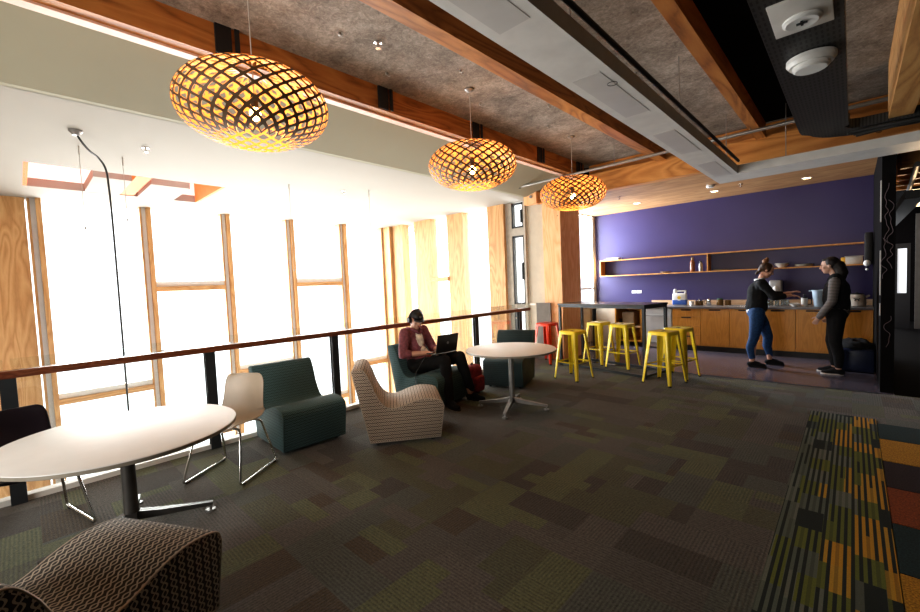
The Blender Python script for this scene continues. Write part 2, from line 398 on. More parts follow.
# ------------------------------------------------------------ setting
XR = -4.66                           # line of the balustrade
S = 3.60                             # underside of the board ceiling
struct(box('floor', XR-.06, 3.0, -3.5, 7.15, -.22, 0, 'carpet'), 'dark mosaic carpet tile floor of olive, brown and slate blocks')
struct(box('floor.001', -4.75, .37, 7.15, 10.2, -.22, 0, 'vinyl'), 'violet grey vinyl floor of the kitchen strip')
struct(box('floor.002', .37, 3.0, 7.15, 17, -.22, 0, 'dark_wall'), 'dark corridor floor')
struct(box('floor.003', -9.9, XR-.06, -3.5, 7.6, -3.8, -3.6, 'outside_floor'), 'pale floor of the level below')
struct(box('trim_1', XR-.13, XR-.04, -3.5, 7.15, -.26, .045, 'white_trim'), 'white steel edge strip under the balustrade')
struct(box('trim_2', -4.75, .25, 7.13, 7.17, 0, .004, 'steel_dark'), 'thin joint between carpet and vinyl')
struct(box('ceiling', -4.75, 3.0, -3.5, 7.35, S, S+.2, 'slab'), 'mottled grey brown board ceiling')
struct(box('ceiling.001', -4.75, .37, 7.3, 10.2, 3.12, 3.3, 'plyceil'), 'plywood ceiling over the kitchen')
# white ceiling of the atrium, in pieces round the roof lights
bm = bmesh.new()
ZC = 3.22
hy0, hy1, hx0, hx1 = .17, 2.30, -8.6, -7.15
b2(bm, -9.9, XR-.09, -3.5, hy0, ZC, ZC+.12); b2(bm, -9.9, XR-.09, hy1, 7.6, ZC, ZC+.12)
b2(bm, -9.9, hx0, hy0, hy1, ZC, ZC+.12); b2(bm, hx1, XR-.09, hy0, hy1, ZC, ZC+.12)
b2(bm, -8.62, -7.5, .80, 1.22, ZC, ZC+.12); b2(bm, -8.62, -7.55, 1.45, 1.95, ZC, ZC+.12)
o = finish(bm, 'ceiling.002', 'white_ceil'); struct(o, 'white plaster ceiling over the atrium with slot roof lights')
bm = bmesh.new()
b2(bm, hx0-.03, hx0, hy0, hy1, ZC+.12, ZC+.8); b2(bm, hx1, hx1+.03, hy0, hy1, ZC+.12, ZC+.8)
b2(bm, hx0-.03, hx1+.03, hy0, hy1, ZC+.8, ZC+.84)
struct(finish(bm, 'trim_3', plain('glowing rosy roof light shaft', (.86,.70,.68), .7, emit=(1,.82,.80), es=.55)), 'self-glowing rosy white shaft of the roof light')  # rosy self-glow stands in for daylight in the closed shaft
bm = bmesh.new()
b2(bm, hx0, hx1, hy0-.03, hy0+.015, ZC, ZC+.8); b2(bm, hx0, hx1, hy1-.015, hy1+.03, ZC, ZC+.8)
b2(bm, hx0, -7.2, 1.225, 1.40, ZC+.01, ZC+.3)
struct(finish(bm, 'trim_4', 'orange_lin'), 'self-glowing orange painted end reveals of the roof light')
bm = bmesh.new()
q = [bm.verts.new((x,y,z)) for y in (-3.5,7.09) for x,z in ((XR-.10,ZC),(XR-.02,ZC),(-3.702,3.50),(-3.702,S+.1),(XR-.10,S+.1))]
for k in range(5): bm.faces.new((q[k], q[(k+1)%5], q[5+(k+1)%5], q[5+k]))
bm.faces.new(q[:5][::-1]); bm.faces.new(q[5:]); bmesh.ops.recalc_face_normals(bm, faces=bm.faces)
struct(finish(bm, 'wall_bulkhead', 'olive_wall'), 'olive cream bulkhead above the balustrade')
struct(box('wall_back', -9.9, 3.0, -3.6, -3.5, -3.6, 4, 'cream'))
struct(box('wall_right', 3.0, 3.1, -3.5, 17, -.2, 4, 'dark_wall'))
struct(box('wall_kitchen', -4.85, .37, 10.1, 10.2, 0, 3.2, 'purple'), 'deep violet kitchen wall')
# west wall of the kitchen with its window
bm = bmesh.new()
b2(bm, -4.85, -4.75, 7.41, 8.75, 0, 3.2); b2(bm, -4.85, -4.75, 8.75, 10.1, 0, .96); b2(bm, -4.85, -4.75, 10.02, 10.1, .96, 3.2)
struct(finish(bm, 'wall_left', 'cream'), 'cream side wall of the kitchen')
w = thing('window_1', 'tall kitchen window beside the violet wall', 'window'); del w['category']; struct(w)
bm = bmesh.new()
for z in (.98, 1.32, 3.12): b2(bm, -4.83, -4.77, 8.75, 10.02, z-.02, z+.02)
for y in (8.77, 10.0): b2(bm, -4.83, -4.77, y-.02, y+.02, .96, 3.14)
finish(bm, 'window_frame', 'white_trim', w); box('pane', -4.805, -4.80, 8.75, 10.02, .97, 3.12, 'pane', w)
# pier between kitchen and corridor
struct(box('wall_pier', .25, .37, 7.25, 10.1, 0, 3.4, 'pier'), 'black end wall with scribbled lines beside the kitchen')
struct(box('wall_corridor_end', .37, 3.0, 17, 17.1, 0, 3.6, 'dark_wall'))
struct(box('ceiling.003', .37, 3.0, 7.35, 17, 3.2, 3.4, 'dark_wall'), 'black corridor ceiling')
struct(box('wall_fill', -4.75, .37, 7.35, 7.45, 3.3, 3.8, 'dark_wall'))

# facade on the far side of the atrium: timber fins, rails and panes, bay by bay
XF = -9.6
ys = [.26, 1.70, 3.055, 4.425, 5.815, 7.12]
struct(box('wall_facade', XF-.15, XF+.02, -3.5, .16, -3.6, ZC, 'facade'), 'honey plywood wall panel with dark fixing holes')
nwin = 2
def strut_pair(name, parent, y):
    bm = bmesh.new(); b2(bm, XF-.25, XF+.10, y+.02, y+.085, -3.6, ZC)
    finish(bm, 'mullion', 'facade', parent)
    bm = bmesh.new(); b2(bm, XF-.22, XF+.02, y-.075, y-.045, -3.6, ZC)
    finish(bm, 'mullion', 'facade', parent)
    box('jamb_liner', XF-.20, XF-.0, y-.045, y+.02, -3.6, ZC, 'white_trim', parent)
rails = [(-.13,), (-1.3, 1.70), (-.13,), (-1.2, 1.71), (-.5,)]
for i in range(5):
    y0, y1 = ys[i], ys[i+1]
    w = thing('window_%d' % nwin, ['tall timber window bay beside the plywood panel', 'window bay with a mid rail, second from the plywood panel', 'tall window bay in the middle of the facade', 'window bay with a mid rail behind the white cord', 'tall window bay next to the atrium corner'][i], 'window'); del w['category']; struct(w); nwin += 1
    strut_pair('mullion', w, y0)
    if i == 4: strut_pair('mullion', w, y1)
    for z in rails[i]:
        bm = bmesh.new(); b2(bm, XF-.20, XF+.06, y0+.08, y1-.07, z-.045, z+.045); finish(bm, 'mid_rail', 'facade_y', w)
        bm = bmesh.new(); b2(bm, XF-.18, XF+.0, y0+.08, y1-.07, z+.046, z+.14); finish(bm, 'sill', 'white_trim', w)
    box('pane', XF-.19, XF-.185, y0+.08, y1-.07, -3.6, ZC, 'pane', w)
# atrium end wall (faces the camera), y = 7.3
YF = 7.3
for k, (x0, x1) in enumerate([(-9.6,-9.28), (-9.24,-8.82), (-8.33,-7.72), (-7.12,-6.62), (-5.86,-5.42)]):
    struct(box('trim_%d' % (5+k), x0, x1, YF-(.12 if k != 0 else .2), YF+.1, -3.6, ZC, 'facade'), 'honey plywood stud of the atrium end wall')
for k, (x0, x1, zr) in enumerate([(-8.82,-8.33,()), (-7.72,-7.12,(1.70,)), (-6.62,-5.86,())]):
    w = thing('window_%d' % nwin, ['narrow end window nearest the atrium corner', 'narrow end window with a mid rail', 'wide end window between two plywood studs'][k], 'window'); del w['category']; struct(w); nwin += 1
    for z in zr: box('mid_rail', x0-.2, x1, YF-.16, YF-.02, z-.05, z+.05, 'facade_y', w)
    box('sill', x0, x1, YF-.05, YF+.08, -.62, -.5, 'facade_y', w)
    box('pane', x0, x1, YF+.03, YF+.035, -3.6, ZC, 'pane', w)
w = thing('window_%d' % nwin, 'narrow black framed side window beside the plywood column', 'window'); del w['category']; struct(w); nwin += 1
bm = bmesh.new()
for (za, zb) in ((.2,1.0), (1.08,2.52), (2.68,3.20)):
    for (x0,x1,z0,z1) in ((-5.26,-5.22,za,zb), (-5.0,-4.965,za,zb), (-5.26,-4.965,za,za+.04), (-5.26,-4.965,zb-.04,zb)): b2(bm, x0, x1, YF-.04, YF+.03, z0, z1)
b2(bm, -5.035, -5.0, YF-.06, YF-.02, 1.6, 1.95); b2(bm, -5.035, -5.0, YF-.06, YF-.02, 2.78, 3.05)
finish(bm, 'window_frame', 'steel_dark', w)
bm = bmesh.new()
for (x0,x1,z0,z1) in ((-5.42,-5.26,-3.6,ZC), (-4.965,-4.92,-3.6,ZC), (-5.26,-4.965,2.52,2.68), (-5.26,-4.965,1.0,1.08), (-5.26,-4.965,-3.6,.2)): b2(bm, x0, x1, YF-.05, YF+.08, z0, z1)
finish(bm, 'surround', plain('stone grey trim', (.42,.38,.32), .7), w)
box('pane', -5.24, -4.98, YF, YF+.005, .2, 3.2, 'pane', w)
struct(box('wall_end', -4.92, -4.42, YF, YF+.1, -.2, 3.2, 'cream'), 'cream wall strip beside the plywood column')
struct(box('wall_end.001', -4.92, -4.75, YF-.02, YF, 1.06, 1.1, 'white_trim'), 'sill')

# column and beams
col = struct(box('trim_20', -4.45, -4.06, 7.16, 7.92, 0, 3.10, 'column'), 'pale orange plywood column at the corner of the kitchen')
def beam(name, *a, lab='', m='beam'):
    return tag(box(name, *a, m), lab, 'beam')
bl = beam('ceiling_beam', -3.70, -3.52, -3.4, 7.1, 3.37, S, lab='orange timber ceiling beam nearest the windows, with black steel brackets')
bm = bmesh.new(); b2(bm, -3.700, -3.615, -3.4, 7.1, 3.352, 3.369); finish(bm, 'lit_underside', plain('pale pink lit underside', (.72,.50,.40), .5), bl)  # pale pink strip paints the light on the beam's underside
for y in (1.23, 2.72, 4.17, 5.66, 6.9):
    bm = bmesh.new(); b2(bm, -3.52, -3.50, y-.085, y+.03, 3.38, S-.002); b2(bm, -3.50, -3.49, y+.05, y+.085, 3.38, S-.002)
    finish(bm, 'bracket', 'black', bl)
o = beam('ceiling_beam', -2.28, -2.14, -3.4, 7.1, 3.37, S, lab='orange timber ceiling beam between the pendants and the light trough')
beam('ceiling_beam', -.98, -.87, -3.4, 7.1, 3.37, S, lab='orange timber ceiling beam left of the black cable tray', m='beam')
beam('ceiling_beam', .25, .42, -3.4, 6.15, 3.02, S, lab='pale timber beam at top right ending above the cable tray bend', m=wood('light timber beam', (.34,.15,.04), (.52,.27,.09), (.62,.36,.14), 'y'))
struct(box('ceiling.004', -.87, -.42, -3.4, 7.1, S-.03, S-.001, 'dark_wall'), 'dark flat panel in the ceiling')  # flat dark panel set just under the board ceiling
struct(box('ceiling.005', .42, 3.0, -3.4, 7.1, S-.05, S-.001, 'dark_wall'), 'black ceiling panel at right')  # flat black panel below the boards, right of the last beam
beam('cross_beam', -4.6, 1.6, 7.10, 7.26, 3.08, 3.40, lab='deep orange timber cross beam in front of the kitchen ceiling', m='beam_x')
beam('cross_beam', -3.5, 1.6, 7.262, 7.345, 3.402, S-.003, lab='upper orange timber board above the deep cross beam', m='beam_x')
beam('cross_beam', -4.05, .24, 7.262, 7.34, 3.12, 3.20, lab='thin timber ledge behind the deep cross beam', m='beam_x')
o = beam('beam_stub', -4.75, -4.46, 6.98, 7.099, 3.06, 3.33, lab='short timber beam end above the plywood column with a steel bolt', m='column')
bm = bmesh.new(); cyl(bm, (-4.58,6.965,3.2), (-4.58,6.985,3.2), .03); finish(bm, 'bolt', 'grey_metal', o)
beam('beam_stub', -4.3, -3.75, 7.27, 7.345, 3.402, 3.59, lab='pale plywood block above the column under the window side beam', m='plyceil')

# ------------------------------------------------------------ ceiling services
bm = bmesh.new(); tube(bm, [(-4.66,6.47,3.30), (.26,6.47,3.33)], .022, 12)
o = tag(finish(bm, 'conduit', 'pipe', None, 40), 'long grey steel pipe crossing under the ceiling beams', 'pipe')
bm = bmesh.new(); cyl(bm, (-4.68,6.47,3.30), (-4.55,6.47,3.301), .034); cyl(bm, (-4.50,6.47,3.30), (-4.46,6.47,3.301), .03); finish(bm, 'coupling', 'steel_dark', o, 40)
for x in (-2.7, -.95, -.45):
    bm = bmesh.new(); cyl(bm, (x,6.47,3.32), (x,6.47,S), .006, seg=6); finish(bm, 'hanger', 'grey_metal', o)
bm = bmesh.new(); tube(bm, [(-1.035, -3, 2.93), (-1.035, 6.2, 2.93)], .016, 8)
tag(finish(bm, 'black_pipe', 'cable', None, 60), 'thick black cable run beside the pale light trough', 'cable')
# L-shaped light trough
t = thing('light_trough', 'pale grey L-shaped light trough hung under the ceiling beams', 'light', (0,0,0))
bm = bmesh.new()
L0, L1 = -1.36, -1.06
def Lpoly(bm, z0, z1, o_, i_):
    P = [(L0+o_, -3.3), (L1-i_, -3.3), (L1-i_, 6.30+i_), (2.6, 6.30+i_), (2.6, 6.82-o_), (L0+o_, 6.82-o_)]
    a = [bm.verts.new((x,y,z0)) for x,y in P]; b = [bm.verts.new((x,y,z1)) for x,y in P]
    bm.faces.new(a); bm.faces.new(list(reversed(b)))
    for k in range(6): bm.faces.new((a[k], b[k], b[(k+1)%6], a[(k+1)%6]))
Lpoly(bm, 2.80, 2.90, 0, 0); bmesh.ops.recalc_face_normals(bm, faces=bm.faces)
finish(bm, 'housing', 'trough', t)
for y in (-2.2, -.6, .9, 2.5, 3.95, 5.4):
    bm = bmesh.new(); b2(bm, -1.30, -1.12, y, y+.85, 2.798, 2.801); finish(bm, 'diffuser', 'lens', t)
for x, y in ((-1.2,.2),(-1.2,2.3),(-1.2,4.4),(-1.2,6.4),(-.6,6.5),(.6,6.5)):
    bm = bmesh.new(); cyl(bm, (x,y,2.9), (x,y,S), .005, seg=6); finish(bm, 'hanger', 'grey_metal', t)
bm = bmesh.new(); tube(bm, [(-1.12+.03*math.cos(a), 2.68+.03*math.sin(a), 2.785) for a in [i*PI/8 for i in range(16)]], .002, 6, True)
tag(finish(bm, 'ring_hook', 'cable', None, 60), 'small dark ring hook under the light trough', 'hook')
# cable tray
t = thing('cable_tray', 'wide black perforated cable tray bending right under the ceiling', 'cable tray', (0,0,0))
ctr = [(-.23, -3.3), (-.23, 5.75), (-.19, 6.0), (-.05, 6.16), (.3, 6.2), (2.6, 6.2)]
bm = bmesh.new(); hw = .185
prev = None
P = [Vector((x,y,3.0)) for x, y in ctr]; P = [P[0]] + catmull(P[1:], 4)
for i, p in enumerate(P):
    d = (P[min(i+1,len(P)-1)]-P[max(i-1,0)]).normalized(); n = Vector((d.y,-d.x,0))
    w_ = hw if p.y < 5.9 else .14
    prof = [(-w_,.09), (-w_,0), (w_,0), (w_,.09)]
    ring = [bm.verts.new(p+n*a+Vector((0,0,z))) for a, z in prof]
    if prev:
        for k in range(3): bm.faces.new((prev[k], prev[k+1], ring[k+1], ring[k]))
    prev = ring
o = finish(bm, 'tray_bed', 'tray', t); sm = o.modifiers.new('s', 'SOLIDIFY'); sm.thickness = .006
for k in range(7):
    bm = bmesh.new(); off = -.14+.045*k
    pts = []
    for i, p in enumerate(P):
        d = (P[min(i+1,len(P)-1)]-P[max(i-1,0)]).normalized(); n = Vector((d.y,-d.x,0)); pts.append(p+n*off*.8+Vector((0,0,.03+.02*random.random())))
    tube(bm, pts, .013, 6); finish(bm, 'data_cable', 'cable', t, 60)
bm = bmesh.new()
for k in range(5):
    tube(bm, catmull([(.0+.55*j+random.uniform(-.05,.05), 6.12+random.uniform(-.12,.12), 2.97+random.uniform(-.03,.03)) for j in range(6)], 4), .012, 6)
finish(bm, 'loose_cable', 'cable', t, 60)
for y in (.5,2.3,4.1,5.6):
    for x in (-.40,-.06): bm = bmesh.new(); cyl(bm, (x,y,3.05), (x,y,S), .006, seg=6); finish(bm, 'hanger', 'grey_metal', t)
t = thing('ceiling_speaker', 'square pale ceiling plate with a round sensor, fixed under the black cable tray', 'ceiling speaker', (-.22,3.12,2.99))
bm = bmesh.new(); bx(bm, (0,0,0), (.27,.42,.012), bev=.004); finish(bm, 'plate', 'trough', t, 40)
bm = bmesh.new(); lathe(bm, [(.09,0),(.09,-.012),(.075,-.022),(.045,-.018)], (0,.06,-.006)); finish(bm, 'ring', 'white_pl', t, 40)
bm = bmesh.new(); bx(bm, (0,.06,-.028), (.05,.012,.008)); bx(bm, (0,.06,-.028), (.012,.05,.008)); finish(bm, 'cross_mark', 'steel_dark', t)
t = thing('round_detector', 'round white detector dome under the black cable tray', 'detector', (-.215,3.80,2.995))
bm = bmesh.new(); lathe(bm, [(.10,0),(.135,-.005),(.135,-.03),(.12,-.05),(.118,-.055)]); finish(bm, 'body', 'white_pl', t, 35)
bm = bmesh.new(); lathe(bm, [(.10,-.052),(.098,-.075),(.085,-.085),(.0005,-.086)]); finish(bm, 'cover', 'white_pl', t, 35)
# sprinklers and small fixings
def sprinkler(x, y, z, lab):
    t = thing('sprinkler', lab, 'sprinkler', (x,y,z), 0, 'ceiling sprinklers')
    bm = bmesh.new(); lathe(bm, [(.035,0),(.035,-.006),(.012,-.012),(.012,-.04),(.022,-.045),(.022,-.05)]); finish(bm, 'head', 'chrome', t, 40)
sprinkler(-5.75,1.08,ZC,'small chrome sprinkler in the white ceiling near the swagged black cable')
sprinkler(-1.45,8.9,3.12,'small chrome sprinkler in the plywood kitchen ceiling')
sprinkler(-6.3,3.9,ZC,'small sprinkler in the white ceiling behind the second pendant')
sprinkler(-2.9,2.2,S,'small sprinkler in the mottled board ceiling behind the big pendant')
sprinkler(-3.3,8.1,3.12,'small dark sprinkler in the plywood ceiling behind the smallest pendant')
t = thing('smoke_detector', 'small round smoke detector on the plywood kitchen ceiling', 'smoke detector', (-1.85,8.55,3.12))
bm = bmesh.new(); lathe(bm, [(.06,0),(.06,-.02),(.045,-.04),(.0005,-.042)]); finish(bm, 'dome', 'white_pl', t, 40)
# fixing bolts and hooks in the board ceiling
for i,(x,y) in enumerate([(-3.0,1.9),(-3.25,2.55),(-2.75,3.05),(-3.1,3.75),(-2.6,4.4),(-2.95,4.95),(-1.75,3.2),(-1.6,4.4)]):
    bm = bmesh.new(); cyl(bm, (0,0,0), (0,0,-.02), .012, seg=8); tube(bm, [(0,0,-.02),(.015,.01,-.04),(.03,.02,-.035)], .004, 6)
    o = tag(finish(bm, 'ceiling_fixing', 'pipe', None, 50), 'small bright metal fixing in the mottled board ceiling', 'fixing', 'metal fixings in the board ceiling'); o.location = (x,y,S)
for i,(x,y,lab) in enumerate([(-3.35,9.15,'warm round downlight in the plywood ceiling nearest the window'),(-1.92,9.2,'warm round downlight in the middle of the plywood ceiling'),(-.58,9.35,'warm round downlight in the plywood ceiling nearest the black end wall')]):
    t = thing('downlight', lab, 'downlight', (x,y,3.12), 0, 'kitchen downlights')
    bm = bmesh.new(); lathe(bm, [(.075,0),(.075,-.006),(.055,-.008)]); finish(bm, 'bezel', 'white_pl', t, 40)
    bm = bmesh.new(); lathe(bm, [(.054,-.009),(.0005,-.010)]); finish(bm, 'lens', 'down', t)
    l = bpy.data.lights.new('downlight_lamp', 'SPOT'); l.energy = 9; l.color = (1,.72,.42); l.spot_size = R(110); l.spot_blend = .8; l.shadow_soft_size = .05
    lo = bpy.data.objects.new('downlight_lamp', l); COL.objects.link(lo); lo.location = (x,y,3.09)
# swagged cable of the atrium, and thin suspension wires
t = thing('hanging_cable', 'thin black cable looping from a white ceiling rose and dropping into the atrium', 'cable', (0,0,0))
bm = bmesh.new(); tube(bm, catmull([(-5.56,.49,3.20),(-5.60,.53,3.13),(-5.72,.60,3.08),(-5.86,.68,3.06),(-5.94,.74,2.98),(-5.97,.76,2.8),(-5.98,.77,2.2),(-5.98,.77,.0),(-5.98,.77,-1.6)], 5), .010, 8); finish(bm, 'cord', 'cable', t, 60)
bm = bmesh.new(); lathe(bm, [(.055,0),(.055,-.015),(.035,-.035),(.03,-.05)], (-5.56,.49,ZC)); finish(bm, 'ceiling_rose', 'grey_metal', t, 40)
bm = bmesh.new(); bx(bm, (-5.98,.77,-1.7), (.1,.1,.2), bev=.01); finish(bm, 'socket', 'white_pl', t)
for i,(x,y,z1) in enumerate([(-6.1,.55,2.35),(-6.3,.95,2.5),(-6.4,3.0,1.9),(-6.0,4.2,1.4)]):
    bm = bmesh.new(); cyl(bm, (0,0,0), (0,0,z1-ZC), .003, seg=6); cyl(bm, (0,0,0), (0,0,-.1), .008, seg=6); cyl(bm, (0,0,z1-ZC-.03), (0,0,z1-ZC), .008, seg=6)
    o = tag(finish(bm, 'suspension_wire', 'wirew'), 'thin pale wire hanging from the white atrium ceiling', 'wire', 'suspension wires of the atrium'); o.location = (x,y,ZC)

# ------------------------------------------------------------ pendant lamps
def pendant(x, y, z, rad, hh, lab, zrot=0):
    t = thing('pendant_lamp', lab, 'pendant lamp', (x,y,z), zrot, 'woven plywood pendant lamps')
    bm = bmesh.new(); n = 26; rows = 17
    def pt(u, v):
        a = 2*PI*u/n; s = v/rows; ph = R(-70+150*s)
        e = .86
        cr = math.copysign(abs(math.cos(ph))**e, 1); sr = math.copysign(abs(math.sin(ph))**1.0, ph)
        return Vector((rad*cr*math.cos(a), rad*cr*math.sin(a), hh*sr))
    K = 3
    for v in range(0, rows-1):
        for u in range(n):
            uu = u + (.5 if v % 2 else 0)
            c = (uu, v+1)
            corners = [(uu, v), (uu+.5, v+1), (uu, v+2), (uu-.5, v+1)]
            # fraction of the strip width in the cell: strips keep a nearly constant width
            sz = (pt(*corners[1])-pt(*corners[3])).length
            k = max(.45, min(.80, 1-.026/sz))
            outer, inner = [], []
            for q in range(4):
                a, b = corners[q], corners[(q+1)%4]
                for j in range(K):
                    f_ = j/K; outer.append((a[0]*(1-f_)+b[0]*f_, a[1]*(1-f_)+b[1]*f_))
            for (pu, pv) in outer:
                du, dv = (pu-c[0])*2, (pv-c[1])
                r_ = math.hypot(du, dv); sq = .92/max(r_, .80)
                f_ = k*min(1, sq); inner.append((c[0]+(pu-c[0])*f_, c[1]+(pv-c[1])*f_))
            ov = [bm.verts.new(pt(*p)) for p in outer]; iv = [bm.verts.new(pt(*p)) for p in inner]
            for q in range(4*K):
                bm.faces.new((ov[q], ov[(q+1)%(4*K)], iv[(q+1)%(4*K)], iv[q]))
    bmesh.ops.remove_doubles(bm, verts=bm.verts, dist=.0004)
    bmesh.ops.recalc_face_normals(bm, faces=bm.faces)
    f0 = max(bm.faces, key=lambda f: f.calc_center_median().length)
    if f0.normal.dot(f0.calc_center_median()) < 0: bmesh.ops.reverse_faces(bm, faces=bm.faces)
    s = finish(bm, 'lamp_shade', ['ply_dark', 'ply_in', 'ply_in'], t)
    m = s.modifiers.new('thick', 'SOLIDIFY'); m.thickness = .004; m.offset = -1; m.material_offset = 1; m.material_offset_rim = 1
    bm = bmesh.new(); cyl(bm, (0,0,.05), (0,0,S-z-.01), .004, seg=8); finish(bm, 'cord', 'wirew', t, 60)
    bm = bmesh.new(); lathe(bm, [(.05,S-z),(.05,S-z-.012),(.02,S-z-.03)]); finish(bm, 'ceiling_rose', 'grey_metal', t, 40)
    bm = bmesh.new(); lathe(bm, [(.02,.09),(.024,.06),(.024,.0),(.018,-.005)][::-1]); finish(bm, 'socket', 'black', t, 40)
    bm = bmesh.new(); sph(bm, (0,0,-.04), (.036,.036,.045)); finish(bm, 'bulb', 'bulb', t, 180)
    l = bpy.data.lights.new('pendant_glow', 'POINT'); l.energy = 9; l.color = (1,.55,.2); l.shadow_soft_size = .06
    lo = bpy.data.objects.new('pendant_glow', l); COL.objects.link(lo); lo.location = (x,y,z-.12)
pendant(-2.95, 1.18, 2.80, .475, .245, 'largest looking lattice pendant lamp, nearest the camera at upper left')
pendant(-2.95, 3.40, 2.80, .465, .235, 'lattice pendant lamp in the middle of the row of three', .1)
pendant(-2.95, 5.58, 2.795, .465, .235, 'lattice pendant lamp farthest away, in front of the plywood column', .2)

# ------------------------------------------------------------ balustrade
t = thing('balustrade', 'glass balustrade with dark steel posts and a red timber handrail', 'railing', (0,0,0))
bm = bmesh.new(); b2(bm, XR-.085, XR+.005, -3.4, 6.95, .978, 1.035, .004); finish(bm, 'handrail', 'rail', t)
for y in (-2.86,-1.48,-.10,1.27,2.65,4.02,5.33,6.62):
    bm = bmesh.new(); b2(bm, XR-.015, XR-.003, y-.045, y+.045, -.2, 1.0); b2(bm, XR-.06, XR-.045, y-.045, y+.045, -.2, 1.0); bx(bm, (XR-.03,y,.55), (.05,.03,.9)); finish(bm, 'post', 'steel_dark', t)
for a, b in zip((-2.86,-1.48,-.10,1.27,2.65,4.02,5.33), (-1.48,-.10,1.27,2.65,4.02,5.33,6.62)):
    box('glass_panel', XR-.105, XR-.097, a+.02, b-.02, -.1, 1.12, 'glass', t)
box('glass_panel', XR-.105, XR-.097, 6.64, 7.1, -.1, 1.12, 'glass', t)
for y in (-.10,1.27,2.65,4.02,5.33,6.62): 
    for z in (.15,.85): bm = bmesh.new(); cyl(bm, (XR-.12,y,z), (XR-.05,y,z), .012, seg=8); finish(bm, 'clamp', 'chrome', t, 40)
o = tag(box('end_screen', -4.62, -4.30, 7.11, 7.14, .0, 1.12, plain('smoky panel', (.20,.18,.16), .3)), 'grey brown low screen at the end of the handrail behind the red stool', 'screen')
# guard wires outside on the atrium windows
for y0, y1 in ((1.8,2.98),(4.5,5.7)):
    bm = bmesh.new(); tube(bm, [(XF+.14,y0,.52),(XF+.14,y1,.52)], .008, 6); sph(bm, (XF+.14,y0,.52), .035); sph(bm, (XF+.14,y1,.52), .035)
    tag(finish(bm, 'guard_bar', 'grey_metal', None, 60), 'thin guard bar across the %s facade window' % ('second' if y0 < 3 else 'fourth'), 'guard bar')

# ------------------------------------------------------------ carpets laid in the floor at right
tag(box('striped_carpet_runner', -.33, .175, -3.4, 5.88, .0, .008, 'runner'), 'long carpet runner of thin yellow, green and black stripes', 'carpet')
yy = [5.74,5.23,4.64,4.09,3.52,2.95,2.40,1.85]
cols = [('t_teal','dark teal','just below the far end of the runner'),('t_yellow','yellow','closest to the far end of the runner'),('t_plum','dark plum','between yellow and rust tiles'),('t_rust','rust orange','right of the striped runner'),('t_teal','dark teal','nearer the camera, below the rust tile'),('t_yellow','yellow','at the bottom right of the picture'),('t_plum','dark plum','beside the near end of the runner')]
for i,(m_,cn,wh) in enumerate(cols):
    tag(box('carpet_tile', .180, .52, yy[i+1]+.004, yy[i]-.004, 0, .008, m_), '%s carpet tile %s' % (cn, wh), 'carpet tile', 'coloured carpet tiles')
c2 = ['t_plum','t_teal','t_yellow','t_teal','t_rust','t_plum']
for i in range(6):
    tag(box('carpet_tile', .525, .95, yy[i+1]-.25, yy[i]-.258, 0, .008, c2[i]), '%s carpet tile at the right edge of the picture' % {'t_plum':'dark plum','t_teal':'dark teal','t_yellow':'yellow','t_rust':'rust'}[c2[i]], 'carpet tile', 'coloured carpet tiles')

